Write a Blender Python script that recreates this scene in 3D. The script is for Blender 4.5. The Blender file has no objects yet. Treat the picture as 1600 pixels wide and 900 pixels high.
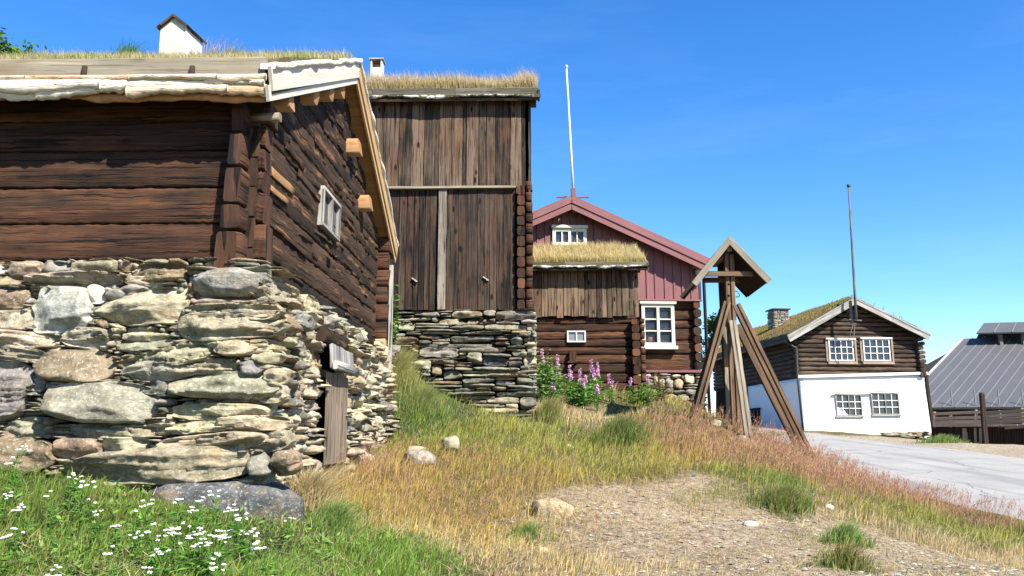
import bpy, math, random
import numpy as np
from mathutils import Vector, Matrix
R = math.radians
C = bpy.context.scene.collection
F, PITCH = 1250.0, R(10.5)
CP, SP = math.cos(PITCH), math.sin(PITCH)
def ray(x, y):
    xc = (x-800)/F; yc = (450-y)/F
    return Vector((xc, CP-yc*SP, SP+yc*CP))
def at(x, y, Y):
    r = ray(x, y); return r*(Y/r.y)

# ---------------------------------------------------------------- noise
_rs = np.random.RandomState(7)
_perm = _rs.permutation(4096)
_val = _rs.rand(4096)*2-1
def _h(ix, iy, iz):
    return _val[_perm[(_perm[(_perm[ix & 4095]+iy) & 4095]+iz) & 4095]]
def vnoise(p):
    p = np.asarray(p, float); i = np.floor(p).astype(int); f = p-i; f = f*f*(3-2*f)
    x, y, z = i[..., 0], i[..., 1], i[..., 2]; fx, fy, fz = f[..., 0], f[..., 1], f[..., 2]
    def L(a, b, t): return a+(b-a)*t
    return L(L(L(_h(x,y,z),_h(x+1,y,z),fx), L(_h(x,y+1,z),_h(x+1,y+1,z),fx), fy),
             L(L(_h(x,y,z+1),_h(x+1,y,z+1),fx), L(_h(x,y+1,z+1),_h(x+1,y+1,z+1),fx), fy), fz)
def fbm(p, o=3):
    p = np.asarray(p, float); s = 0; a = 1.0; t = 0
    for k in range(o):
        s = s+a*vnoise(p+k*17.3); t += a; p = p*2.03; a *= .5
    return s/t
def n2(x, y, s=0.0, o=3):
    x = np.asarray(x, float); y = np.asarray(y, float)
    return fbm(np.stack([x, y, np.zeros_like(x)+s], -1), o)

# ---------------------------------------------------------------- objects
def link(o, parent=None):
    C.objects.link(o)
    if parent is not None: o.parent = parent
    return o
def tag(o, label=None, cat=None, group=None, kind=None):
    if label: o['label'] = label
    if cat: o['category'] = cat
    if group: o['group'] = group
    if kind: o['kind'] = kind
    return o
def thing(name, loc, rz, label, cat, group=None):
    o = bpy.data.objects.new(name, None); o.empty_display_size = .3; C.objects.link(o)
    o.location = loc; o.rotation_euler = (0, 0, rz)
    return tag(o, label, cat, group)
def copy_tree(o, parent=None):
    c = o.copy(); C.objects.link(c)
    if parent is not None: c.parent = parent
    for ch in list(o.children): copy_tree(ch, c)
    return c
class Frame:
    """local axes u right, v away, w up, turned by a about the vertical"""
    def __init__(s, org, a):
        s.o = Vector(org); s.a = a
        s.M = Matrix.Translation(s.o) @ Matrix.Rotation(a, 4, 'Z'); s.I = s.M.inverted()
        s.r0 = s.I @ Vector((0, 0, 0))
    def lr(s, x, y): return s.I.to_3x3() @ ray(x, y)
    def hv(s, x, y, v=0.0):
        d = s.lr(x, y); p = s.r0+d*((v-s.r0.y)/d.y); return p.x, p.z
    def hu(s, x, y, u=0.0):
        d = s.lr(x, y); p = s.r0+d*((u-s.r0.x)/d.x); return p.y, p.z
    def loc(s, p): return s.I @ Vector(p)
def mesh_np(name, V, Fq, mat, parent=None, col=None, smooth=True, colname='Col'):
    """V (n,3) array, Fq list of (m,k) face index arrays"""
    me = bpy.data.meshes.new(name)
    if not isinstance(Fq, list): Fq = [Fq]
    Fq = [f for f in Fq if len(f)]
    me.vertices.add(len(V)); me.vertices.foreach_set('co', np.asarray(V, np.float32).ravel())
    idx = np.concatenate([f.ravel() for f in Fq]); tot = np.concatenate([np.full(len(f), f.shape[1]) for f in Fq])
    st = np.concatenate([[0], np.cumsum(tot)[:-1]])
    me.loops.add(len(idx)); me.loops.foreach_set('vertex_index', idx.astype(np.int32))
    me.polygons.add(len(tot)); me.polygons.foreach_set('loop_start', st.astype(np.int32)); me.polygons.foreach_set('loop_total', tot.astype(np.int32))
    me.polygons.foreach_set('use_smooth', np.full(len(tot), smooth))
    if col is not None:
        a = me.color_attributes.new(colname, 'FLOAT_COLOR', 'POINT')
        c = np.ones((len(V), 4), np.float32); c[:, :3] = col; a.data.foreach_set('color', c.ravel())
    me.update(); me.validate()
    me.materials.append(mat)
    return link(bpy.data.objects.new(name, me), parent)

class MB:
    def __init__(s, seed=1): s.v = []; s.f = []; s.uv = []; s.c = []; s.sm = []; s.r = random.Random(seed)
    def face(s, idx, uvs, c, sm=False): s.f.append(idx); s.uv += uvs; s.c += [c]*len(idx); s.sm.append(sm)
    def beam(s, p0, p1, w, h, up=(0,0,1), seg=0, jit=0.0, rnd=None, ch=0.08, round_=False, endj=0.0, tw=None):
        """timber from p0 to p1; w across (a x up), h along up; with chamfer; jit = hewn unevenness"""
        p0 = Vector(p0); p1 = Vector(p1); a = p1-p0; L = a.length
        if L < 1e-6: return
        a /= L; up = Vector(up); side = a.cross(up)
        if side.length < 1e-5: side = a.cross(Vector((0, 1, 0)))
        side.normalize(); upv = side.cross(a)
        r = s.r; rnd = r.random() if rnd is None else rnd
        if round_:
            sec = []
            for k in range(12):
                t = 2*math.pi*k/12; c, q = math.cos(t), math.sin(t); e = 2/round_
                sec.append((math.copysign(abs(c)**e, c)*.5, math.copysign(abs(q)**e, q)*.5))
        else:
            cw = min(ch, .45); m = min(w, h)*cw; x, y = .5, .5; dx, dy = m/w, m/h
            sec = [(x, -y+dy), (x, y-dy), (x-dx, y), (-x+dx, y), (-x, y-dy), (-x, -y+dy), (-x+dx, -y), (x-dx, -y)]
        n = len(sec); seg = max(1, seg); base = len(s.v); uo = r.random()*50; vo = r.random()*50
        per = [0]
        for k in range(n):
            q = sec[(k+1) % n]; q0 = sec[k]; per.append(per[-1]+math.hypot((q[0]-q0[0])*w, (q[1]-q0[1])*h))
        e0 = [r.uniform(-endj, endj) for _ in range(2)]
        for i in range(seg+1):
            t = i/seg
            jw = 1+r.uniform(-jit, jit)/max(w, .02)*.5; jh = 1+r.uniform(-jit, jit)/max(h, .02)*.5
            ow = r.uniform(-jit, jit)*.4; oh = r.uniform(-jit, jit)*.4
            tap = 1 if tw is None else 1+(tw-1)*t
            for (sx, sy) in sec:
                jj = r.uniform(-jit, jit)*.35
                q = p0+a*(L*t)+side*(sx*w*jw*tap+ow+jj*sx)+upv*(sy*h*jh*tap+oh+jj*sy)
                if i == 0: q += a*e0[0]*sy*2
                if i == seg: q += a*e0[1]*sy*2
                s.v.append(q)
        for i in range(seg):
            u0 = uo+L*i/seg; u1 = uo+L*(i+1)/seg
            for k in range(n):
                b = base+i*n; k2 = (k+1) % n
                s.face([b+k, b+k2, b+n+k2, b+n+k], [(u0, vo+per[k]), (u0, vo+per[k+1]), (u1, vo+per[k+1]), (u1, vo+per[k])], rnd, bool(round_))
        s.face([base+k for k in range(n)][::-1], [(uo+sec[k][1]*h*.6, vo+sec[k][0]*w*.16) for k in range(n)][::-1], rnd*.999)
        b = base+seg*n
        s.face([b+k for k in range(n)], [(uo+sec[k][1]*h*.6, vo+sec[k][0]*w*.16) for k in range(n)], rnd*.999)
    def box(s, lo, hi, ch=0.03, rnd=None):
        lo = Vector(lo); hi = Vector(hi); c = (lo+hi)/2; d = hi-lo
        ax = max(range(3), key=lambda k: d[k])
        if ax == 2: s.beam((c.x, c.y, lo.z), (c.x, c.y, hi.z), d.x, d.y, (0, 1, 0), ch=ch, rnd=rnd)
        elif ax == 0: s.beam((lo.x, c.y, c.z), (hi.x, c.y, c.z), d.y, d.z, ch=ch, rnd=rnd)
        else: s.beam((c.x, lo.y, c.z), (c.x, hi.y, c.z), d.x, d.z, ch=ch, rnd=rnd)
    def poly(s, pts, n, t, rnd=.5):
        """extrude the polygon pts by t along -n"""
        n = Vector(n)*t; b = len(s.v); k = len(pts); P = [Vector(p) for p in pts]
        e1 = (P[1]-P[0]).normalized(); e2 = Vector(n).normalized().cross(e1)
        U = [(p.dot(e1), p.dot(e2)) for p in P]
        s.v += P+[p-n for p in P]
        s.face(list(range(b, b+k)), U, rnd); s.face(list(range(b+k, b+2*k))[::-1], U[::-1], rnd)
        for i in range(k):
            j = (i+1) % k
            s.face([b+j, b+i, b+k+i, b+k+j], [U[j], U[i], (U[i][0], U[i][1]+t), (U[j][0], U[j][1]+t)], rnd)
    def tube(s, pts, r0, r1=None, n=8, rnd=.5):
        r1 = r0 if r1 is None else r1; base = len(s.v); m = len(pts); P = [Vector(p) for p in pts]; Ls = 0
        for i, p in enumerate(P):
            d = (P[min(i+1, m-1)]-P[max(i-1, 0)]).normalized()
            x = d.cross(Vector((.3, .9, .1))).normalized(); y = d.cross(x); rr = r0+(r1-r0)*i/(m-1)
            for k in range(n):
                t = 2*math.pi*k/n; s.v.append(p+x*(math.cos(t)*rr)+y*(math.sin(t)*rr))
        for i in range(m-1):
            L2 = Ls+(P[i+1]-P[i]).length
            for k in range(n):
                k2 = (k+1) % n; b = base+i*n
                s.face([b+k, b+k2, b+n+k2, b+n+k], [(Ls, k*.02), (Ls, k*.02+.02), (L2, k*.02+.02), (L2, k*.02)], rnd, True)
            Ls = L2
        s.face([base+k for k in range(n)][::-1], [(0, 0)]*n, rnd); s.face([base+(m-1)*n+k for k in range(n)], [(0, 0)]*n, rnd)
    def blob(s, c, rx, ry, rz, rnd=.5, nz=6, n=8):
        base = len(s.v); c = Vector(c)
        for i in range(nz+1):
            ph = math.pi*i/nz
            for k in range(n):
                t = 2*math.pi*k/n; s.v.append(c+Vector((math.sin(ph)*math.cos(t)*rx, math.sin(ph)*math.sin(t)*ry, math.cos(ph)*rz)))
        for i in range(nz):
            for k in range(n):
                b = base+i*n; k2 = (k+1) % n
                s.face([b+k, b+n+k, b+n+k2, b+k2], [(0, 0)]*4, rnd, True)
    def build(s, name, mat, parent=None):
        me = bpy.data.meshes.new(name)
        me.from_pydata([tuple(p) for p in s.v], [], s.f)
        uv = me.uv_layers.new(name='UVMap'); uv.data.foreach_set('uv', np.array(s.uv, np.float32).ravel())
        a = me.color_attributes.new('rnd', 'FLOAT_COLOR', 'CORNER')
        c = np.array(s.c, np.float32); a.data.foreach_set('color', np.stack([c, c, c, np.ones_like(c)], -1).ravel())
        me.polygons.foreach_set('use_smooth', np.array(s.sm)); me.update()
        me.materials.append(mat)
        return link(bpy.data.objects.new(name, me), parent)

# ---------------------------------------------------------------- materials
class NT:
    def __init__(s, name):
        s.m = bpy.data.materials.new(name); s.m.use_nodes = True; s.t = s.m.node_tree; s.b = s.t.nodes['Principled BSDF']
    def n(s, ty, **kw):
        q = s.t.nodes.new(ty)
        for k, v in kw.items():
            if k.startswith('i_'): q.inputs[k[2:].replace('_', ' ')].default_value = v
            else: setattr(q, k, v)
        return q
    K = .70     # the colours above are scaled to true reflectance here
    def l(s, a, b):
        if b.name == 'Base Color' or (b.node.bl_idname in ('ShaderNodeBsdfDiffuse', 'ShaderNodeBsdfTranslucent') and b.name == 'Color'):
            q = s.t.nodes.new('ShaderNodeMix'); q.data_type = 'RGBA'; q.blend_type = 'MULTIPLY'; q.inputs[0].default_value = 1; q.inputs[7].default_value = (s.K, s.K, s.K, 1)
            s.t.links.new(a, q.inputs[6]); a = q.outputs[2]
        s.t.links.new(a, b)
    def map(s, src, sc):
        q = s.n('ShaderNodeMapping'); q.inputs['Scale'].default_value = sc; s.l(src, q.inputs['Vector']); return q.outputs[0]
    def noise(s, vec, scale=1, detail=3, rough=.6):
        q = s.n('ShaderNodeTexNoise'); q.inputs['Scale'].default_value = scale; q.inputs['Detail'].default_value = detail
        q.inputs['Roughness'].default_value = rough; s.l(vec, q.inputs['Vector']); return q.outputs['Fac']
    def ramp(s, fac, stops):
        q = s.n('ShaderNodeValToRGB'); e = q.color_ramp.elements
        while len(e) < len(stops): e.new(.5)
        for k, (p, c) in enumerate(stops): e[k].position = p; e[k].color = (*c, 1) if len(c) == 3 else c
        s.l(fac, q.inputs[0]); return q.outputs[0]
    def mix(s, a, b, f, bt='MIX'):
        q = s.n('ShaderNodeMix', data_type='RGBA', blend_type=bt)
        for sock, v in ((q.inputs[6], a), (q.inputs[7], b), (q.inputs[0], f)):
            if isinstance(v, (int, float)): sock.default_value = v
            elif isinstance(v, tuple): sock.default_value = (*v, 1)
            else: s.l(v, sock)
        return q.outputs[2]
    def math(s, op, a, b=None, clamp=False):
        q = s.n('ShaderNodeMath', operation=op, use_clamp=clamp)
        for k, v in enumerate((a, b)):
            if v is None: continue
            if isinstance(v, (int, float)): q.inputs[k].default_value = v
            else: s.l(v, q.inputs[k])
        return q.outputs[0]
    def bump(s, h, st=.5, d=.02):
        q = s.n('ShaderNodeBump'); q.inputs['Strength'].default_value = st; q.inputs['Distance'].default_value = d
        s.l(h, q.inputs['Height']); s.l(q.outputs[0], s.b.inputs['Normal'])
def rgb(*v): return tuple(v)
def grey3(v): return (v, v, v)
def wood(name, dark, light, alt=None, knot=.5, bump=.6, crack=1.0, rough=.85, streak=1.0, contrast=1.0, rv=.16, at=(.52, .66)):
    """weathered timber along the UV's u axis: grain, broad streaks, knots, drying cracks, board to board change"""
    t = NT(name); uv = t.n('ShaderNodeUVMap', uv_map='UVMap').outputs[0]
    rn = t.n('ShaderNodeAttribute', attribute_name='rnd').outputs['Fac']
    warp = t.n('ShaderNodeTexNoise'); warp.inputs['Scale'].default_value = 1; warp.inputs['Detail'].default_value = 1
    t.l(t.map(uv, (2.2, 5, 1)), warp.inputs['Vector'])
    wv = t.n('ShaderNodeVectorMath', operation='MULTIPLY_ADD'); t.l(warp.outputs['Color'], wv.inputs[0]); wv.inputs[1].default_value = (.08, .022, 0); t.l(uv, wv.inputs[2])
    uvw = wv.outputs[0]
    g1 = t.noise(t.map(uvw, (2.2, 85, 1)), 1, 6, .78)
    g2 = t.noise(t.map(uvw, (.7, 13*streak, 1)), 1, 3, .6)
    g3 = t.noise(t.map(uv, (1.1, 2.5, 1)), 1, 3, .6)
    cr = t.noise(t.map(uvw, (1.1, 42, 1)), 1, 2, .5)
    v1 = t.math('ADD', t.math('MULTIPLY', g1, .55), t.math('MULTIPLY', g2, .45))
    v1 = t.math('ADD', v1, t.math('MULTIPLY', t.math('SUBTRACT', rn, .5), rv))
    v1 = t.math('ADD', v1, t.math('MULTIPLY', t.math('SUBTRACT', g3, .5), .35))
    md = tuple((a+b)/2*.85 for a, b in zip(dark, light)); k = .16/contrast
    col = t.ramp(v1, [(.5-k*1.3, dark), (.5, md), (.5+k*1.2, light)])
    if alt:
        f = t.ramp(t.noise(t.map(uv, (.9, 4, 1)), 1, 3, .7), [(at[0], grey3(0)), (at[1], grey3(1))])
        col = t.mix(col, alt, t.math('MULTIPLY', f, .75))
    crm = t.ramp(cr, [(.375, grey3(1)), (.41, grey3(0))])
    col = t.mix(col, tuple(c*.2 for c in dark), t.math('MULTIPLY', crm, .85*crack, True))
    if knot:
        vo = t.n('ShaderNodeTexVoronoi'); vo.inputs['Scale'].default_value = 1; vo.inputs['Randomness'].default_value = 1
        t.l(t.map(uvw, (2.1, 5.2, 1)), vo.inputs['Vector'])
        kn = t.ramp(vo.outputs['Distance'], [(.08, grey3(1)), (.17, grey3(0))])
        kk = t.math('MULTIPLY', kn, knot, True)
        col = t.mix(col, tuple(c*.35 for c in dark), kk)
    t.l(col, t.b.inputs['Base Color']); t.b.inputs['Roughness'].default_value = rough
    t.b.inputs['Specular IOR Level'].default_value = .25
    h = t.math('SUBTRACT', t.math('ADD', t.math('MULTIPLY', g1, .5), t.math('MULTIPLY', g2, .7)), t.math('MULTIPLY', crm, .6*crack))
    t.bump(h, bump, .02)
    return t.m
def plain(name, col, var=.15, scale=6, rough=.8, bump=.2, spec=.3, metal=0, bscale=40):
    t = NT(name); co = t.n('ShaderNodeTexCoord').outputs['Object']
    a = t.noise(co, scale, 4, .65)
    c = t.mix(tuple(x*(1-var) for x in col), tuple(min(1, x*(1+var)) for x in col), t.ramp(a, [(.3, grey3(0)), (.7, grey3(1))]))
    t.l(c, t.b.inputs['Base Color']); t.b.inputs['Roughness'].default_value = rough; t.b.inputs['Metallic'].default_value = metal
    t.b.inputs['Specular IOR Level'].default_value = spec
    if bump: t.bump(t.noise(co, bscale, 3, .6), bump, .01)
    return t.m
def stone_mat(name, lichen=.5, bump=.7, sc=1.0):
    t = NT(name); t.K = .84; co = t.n('ShaderNodeTexCoord').outputs['Object']
    vc = t.n('ShaderNodeVertexColor', layer_name='Col').outputs['Color']
    n1 = t.noise(co, 7*sc, 5, .7); n2_ = t.noise(co, 38*sc, 4, .7); n3 = t.noise(t.map(co, (13*sc, 13*sc, 32*sc)), 1, 6, .75)
    col = t.mix(vc, t.mix(vc, (.34, .33, .30), 1.0, 'MULTIPLY'), t.ramp(n1, [(.40, grey3(.75)), (.60, grey3(0))]))
    col = t.mix(col, (.55, .52, .40), t.math('MULTIPLY', t.ramp(n2_, [(.54, grey3(0)), (.66, grey3(1))]), lichen))
    col = t.mix(col, tuple((.09, .085, .065)), t.math('MULTIPLY', t.ramp(n3, [(.33, grey3(1)), (.43, grey3(0))]), .5))
    rust = t.ramp(t.noise(co, 3.3*sc, 4, .7), [(.55, grey3(0)), (.70, grey3(1))])
    col = t.mix(col, (.36, .23, .10), t.math('MULTIPLY', rust, .45))
    t.l(col, t.b.inputs['Base Color']); t.b.inputs['Roughness'].default_value = .85; t.b.inputs['Specular IOR Level'].default_value = .2
    t.bump(t.math('ADD', t.math('MULTIPLY', n3, .8), t.math('MULTIPLY', n2_, .5)), bump, .02)
    return t.m
def leaf_mat(name, trans=.35, attr='Col', col=None):
    t = NT(name); t.K = .88
    c = t.n('ShaderNodeVertexColor', layer_name=attr).outputs['Color'] if col is None else None
    d = t.n('ShaderNodeBsdfDiffuse'); tr = t.n('ShaderNodeBsdfTranslucent'); mx = t.n('ShaderNodeMixShader'); mx.inputs[0].default_value = trans
    for q in (d, tr):
        if c is not None: t.l(c, q.inputs['Color'])
        else: q.inputs['Color'].default_value = (*col, 1)
    t.l(d.outputs[0], mx.inputs[1]); t.l(tr.outputs[0], mx.inputs[2]); t.l(mx.outputs[0], t.t.nodes['Material Output'].inputs['Surface'])
    return t.m
M = {}
M['log_red'] = wood('log_red', (.004, .0025, .0018), (.160, .068, .031), alt=(.022, .015, .012), knot=.6, bump=1.0, contrast=1.2, streak=.8)
M['log_dark'] = wood('log_dark', (.003, .002, .0015), (.088, .048, .024), alt=(.28, .135, .055), at=(.575, .64), knot=.6, bump=1.0, contrast=1.25, streak=.7)
M['fresh'] = wood('fresh_wood', (.42, .23, .09), (.80, .56, .30), knot=.3, bump=.25, crack=.15, contrast=.8)
M['fresh_orange'] = wood('fresh_wood_orange', (.30, .15, .06), (.52, .30, .13), knot=.3, bump=.2, crack=.1, contrast=.7)
M['door_wood'] = wood('door_wood', (.07, .05, .035), (.36, .28, .20), alt=(.22, .12, .06), knot=.5, bump=.9)
M['pale_board'] = wood('pale_painted_board', (.58, .53, .43), (.90, .85, .72), knot=.25, bump=.2, crack=.15, contrast=.8)
M['grey_board'] = wood('grey_board', (.20, .17, .12), (.46, .40, .29), alt=(.24, .17, .09), knot=.4, bump=.4, crack=.5)
M['barn_board'] = wood('barn_board', (.005, .004, .0035), (.19, .13, .085), alt=(.13, .06, .032), knot=1, bump=.9, contrast=1.65, streak=1.5, rv=.22)
M['barn_dark'] = wood('barn_board_dark', (.004, .003, .003), (.105, .070, .048), alt=(.10, .042, .024), knot=1, bump=.9, contrast=1.6, streak=1.5, rv=.22)
M['shed_board'] = wood('shed_board', (.008, .006, .005), (.235, .160, .100), alt=(.18, .075, .04), knot=1, bump=.9, contrast=1.2, rv=.28)
M['post_grey'] = wood('post_grey', (.05, .04, .03), (.36, .31, .25), knot=1, bump=.9, contrast=1.1)
M['eave_old'] = wood('old_eave_board', (.05, .042, .03), (.20, .175, .13), alt=(.09, .085, .03), knot=.4, bump=.5)
M['silver'] = wood('silver_board', (.17, .16, .15), (.58, .56, .51), knot=.6, bump=.7)
M['tower_wood'] = wood('tower_wood', (.06, .035, .02), (.34, .215, .125), knot=.4, bump=.5, crack=.5)
M['tower_grey'] = wood('tower_grey', (.15, .12, .085), (.46, .39, .29), knot=.4, bump=.5, crack=.5)
M['tower_dark'] = wood('tower_dark', (.02, .013, .009), (.09, .05, .03), knot=.3, bump=.5)
M['black_log'] = wood('black_log', (.010, .007, .006), (.15, .10, .065), knot=.4, bump=.9, contrast=1.1, streak=.8)
M['rail'] = wood('rail_wood', (.26, .18, .13), (.52, .40, .30), knot=.2, bump=.3, crack=.3)
M['house_red'] = wood('red_painted_board', (.18, .068, .072), (.32, .135, .135), knot=.08, bump=.25, crack=.1, contrast=.7, rough=.6)
def bark_mat():
    t = NT('birch_bark'); co = t.n('ShaderNodeTexCoord').outputs['Object']; rn = t.n('ShaderNodeAttribute', attribute_name='rnd').outputs['Fac']
    c = t.mix((.80, .72, .56), (.62, .40, .22), t.ramp(t.math('ADD', t.math('MULTIPLY', t.noise(co, 4, 4, .7), .7), t.math('MULTIPLY', rn, .35)), [(.50, grey3(0)), (.70, grey3(1))]))
    c = t.mix(c, (.10, .06, .04), t.ramp(t.noise(t.map(co, (8, 40, 60)), 1, 3, .6), [(.60, grey3(0)), (.68, grey3(.8))]))
    t.l(c, t.b.inputs['Base Color']); t.b.inputs['Roughness'].default_value = .75; t.bump(t.noise(t.map(co, (6, 30, 40)), 1, 4, .7), .7, .02); return t.m
M['bark'] = bark_mat()
M['bark_inner'] = plain('birch_bark_inner', (.52, .26, .11), .3, 9, .8, .4)
def bark_old():
    t = NT('birch_bark_old'); co = t.n('ShaderNodeTexCoord').outputs['Object']
    c = t.ramp(t.noise(t.map(co, (4, 4, 12)), 1, 5, .75), [(.44, (.05, .045, .025)), (.50, (.20, .19, .12)), (.56, (.80, .78, .70))])
    t.l(c, t.b.inputs['Base Color']); t.b.inputs['Roughness'].default_value = .9; t.bump(t.noise(co, 30, 3, .7), .8, .02); return t.m
M['bark_old'] = bark_old()
M['turf'] = plain('turf_soil', (.10, .080, .040), .4, 12, .95, 1, bscale=30)
M['moss'] = plain('mossy_edge', (.09, .085, .035), .5, 18, .95, 1, bscale=40)
M['stone'] = stone_mat('dry_stone', .55, .9)
M['slate'] = stone_mat('slate_stone', .25, .6)
M['rubble'] = stone_mat('rubble_stone', .4, .6, .8)
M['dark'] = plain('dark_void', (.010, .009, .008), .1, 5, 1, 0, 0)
M['joint_shade'] = plain('joint_shade_backing', (.014, .012, .010), .4, 9, 1, .5, 0)  # backing behind the stones, shade of the gaps put into its near-black colour
M['cream'] = plain('cream_paint', (.72, .72, .58), .06, 8, .5, .1)
M['white_paint'] = plain('white_paint', (.78, .78, .74), .06, 8, .5, .1)
M['pole_white'] = plain('pole_white', (.82, .80, .76), .06, 3, .5, .1)
M['pole_grey'] = wood('pole_grey', (.10, .08, .08), (.28, .24, .22), knot=0, bump=.3)
M['iron'] = plain('dark_iron', (.03, .03, .032), .2, 20, .5, .2, .5)
M['seam'] = plain('roof_seam', (.20, .203, .207), .1, 8, .5, 0)
M['metal_light'] = plain('pale_metal', (.62, .62, .60), .1, 8, .4, .1, .5, .3)
M['curtain'] = plain('curtain', (.78, .78, .80), .1, 20, .9, .3)
M['terracotta'] = plain('terracotta', (.55, .22, .10), .1, 20, .8, .1)
M['white_petal'] = leaf_mat('white_petal', .25, col=(.86, .86, .80))
M['green_leaf'] = leaf_mat('green_leaf', .35, col=(.10, .20, .035))
M['pink_petal'] = leaf_mat('pink_petal', .3, col=(.62, .24, .50))
M['leaves'] = leaf_mat('leaves')
M['grass'] = leaf_mat('grass_blades', .4)
def glass_mat(name, tint, alpha=1.0):
    t = NT(name); b = t.b; b.inputs['Base Color'].default_value = (*tint, 1); b.inputs['Roughness'].default_value = .06
    b.inputs['Specular IOR Level'].default_value = .5
    co = t.n('ShaderNodeTexCoord').outputs['Object']; t.bump(t.noise(co, 3, 2, .5), .06, .05)
    if alpha < 1:
        tr = t.n('ShaderNodeBsdfTransparent'); mx = t.n('ShaderNodeMixShader'); mx.inputs[0].default_value = alpha
        t.l(tr.outputs[0], mx.inputs[1]); t.l(b.outputs[0], mx.inputs[2]); t.l(mx.outputs[0], t.t.nodes['Material Output'].inputs['Surface'])
    return t.m
M['glass'] = glass_mat('window_glass', (.02, .027, .035))
M['glass_clear'] = glass_mat('window_glass_clear', (.04, .06, .08), .25)
M['glass_dusty'] = glass_mat('window_glass_dusty', (.14, .15, .14))
def stucco():
    t = NT('white_stucco'); t.K = .95; co = t.n('ShaderNodeTexCoord').outputs['Object']
    c = t.mix((.80, .79, .75), (.66, .56, .40), t.math('MULTIPLY', t.ramp(t.noise(co, 1.3, 5, .7), [(.60, grey3(0)), (.78, grey3(1))]), .6))
    sx = t.n('ShaderNodeSeparateXYZ'); t.l(co, sx.inputs[0])
    low = t.ramp(t.math('MULTIPLY', t.math('ADD', sx.outputs[2], t.math('MULTIPLY', t.noise(co, 2.5, 4, .7), 1.1)), .4), [(.50, grey3(1)), (.68, grey3(0))])
    c = t.mix(c, (.40, .34, .26), t.math('MULTIPLY', low, t.ramp(t.noise(co, 5, 4, .7), [(.42, grey3(0)), (.6, grey3(.8))])))
    t.l(c, t.b.inputs['Base Color']); t.b.inputs['Roughness'].default_value = .9
    t.bump(t.math('ADD', t.noise(co, 2, 3, .6), t.math('MULTIPLY', t.noise(co, 16, 3, .6), .3)), .5, .08)
    return t.m
M['stucco'] = stucco()
def metal_roof():
    t = NT('grey_sheet_roof'); co = t.n('ShaderNodeTexCoord').outputs['Object']
    c = t.mix((.085, .087, .092), (.115, .117, .122), t.noise(co, .6, 4, .6))
    c = t.mix(c, (.10, .10, .105), t.math('MULTIPLY', t.ramp(t.noise(t.map(co, (.3, 3, .3)), 1, 3), [(.5, grey3(0)), (.7, grey3(1))]), .4))
    t.l(c, t.b.inputs['Base Color']); t.b.inputs['Roughness'].default_value = .55; t.b.inputs['Specular IOR Level'].default_value = .3
    return t.m
M['sheet'] = metal_roof()
# ---------------------------------------------------------------- ground
def road_z(Y):
    return np.interp(Y, [-20, 3, 10, 18, 22.5, 27, 36, 47, 60, 100], [-1.9, -1.42, -1.0, -.60, -.36, -.16, .30, .85, 1.1, 1.1])
def road_cx(Y):      # centre line of the lane
    return np.interp(Y, [-20, 25, 36, 46, 60], [9.35, 9.35, 9.0, 8.0, 4.5])
RW = 3.05
cps = [(0,735,6.3),(230,775,6.3),(430,818,6.2),(-300,700,6.3),
 (0,900,4.6),(300,900,4.9),(600,900,5.6),(800,900,6),(1200,900,6),(1600,900,6),
 (450,800,6.9),(480,757,8.3),(522,714,10.1),(580,690,12),(600,612,12.8),(622,560,14),(700,618,14),(780,640,14),(842,655,14),
 (560,800,7.6),(700,760,9),(700,690,11),(640,650,12.4),(760,650,13),(850,700,11.5),(850,790,8.5),(1000,690,12),(1000,760,9.5),(950,650,15),(1000,618,17.8),(860,612,17.8),
 (1095,640,20.5),(1085,650,13.4),(1162,684,12.6),(1255,710,12.9),(1210,690,13),(1120,720,11),(1220,745,10.6),
 (1350,760,12),(1430,796,10.6),(1530,838,9.3),(1600,862,8.4),(1700,905,7.4),
 (1160,782,9.2),(1240,812,8.7),(1320,845,7.7),(1450,868,7.2),(1240,778,9.25),(1320,812,8.8),(1050,800,8.5)]
cp = [tuple(at(*c)) for c in cps]
cp += [(0,0,-1.6),(-3,1,-1.35),(-7,2,-1.0),(4,0,-1.75),(0,-8,-2.3),(-10,-8,-1.8),(6,-6,-2.1)]
for Y in (3, 6): cp += [(6.1, Y, float(road_z(Y))+.0)]
for Y in (15, 19, 24, 32, 40): cp += [(6.0, Y, float(road_z(Y))+.0)]
cp += [(13,18,-.58),(14,26,-.28),(13,10,-1.0),(13,3,-1.5),(19,20,-.62),(20,33,-.42),(19,36.5,-.12),(13,35.6,.24),(28,34,-.45),(26,60,-.5),(45,50,-.6),(30,10,-1.6),
       (-10,6.3,.1),(-10,14,1.8),(-4,14,1.5),(-8,22,2.6),(0,23,1.4),(3,22.5,1.0),(-20,30,4),(2,34,1.7),(3,45,2.0),(9,52,1.2),(20,55,.6),(-25,8,1.6)]
cp = np.array(cp)
def _U(r2): return np.where(r2 > 1e-9, .5*r2*np.log(np.maximum(r2, 1e-9)), 0)
_n = len(cp); _K = _U(((cp[:, None, :2]-cp[None, :, :2])**2).sum(-1))+np.eye(_n)*.15
_Pm = np.c_[np.ones(_n), cp[:, :2]]; _A = np.block([[_K, _Pm], [_Pm.T, np.zeros((3, 3))]])
_W = np.linalg.solve(_A, np.r_[cp[:, 2], 0, 0, 0])
def sstep(a, b, x): t = np.clip((x-a)/(b-a), 0, 1); return t*t*(3-2*t)
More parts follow.
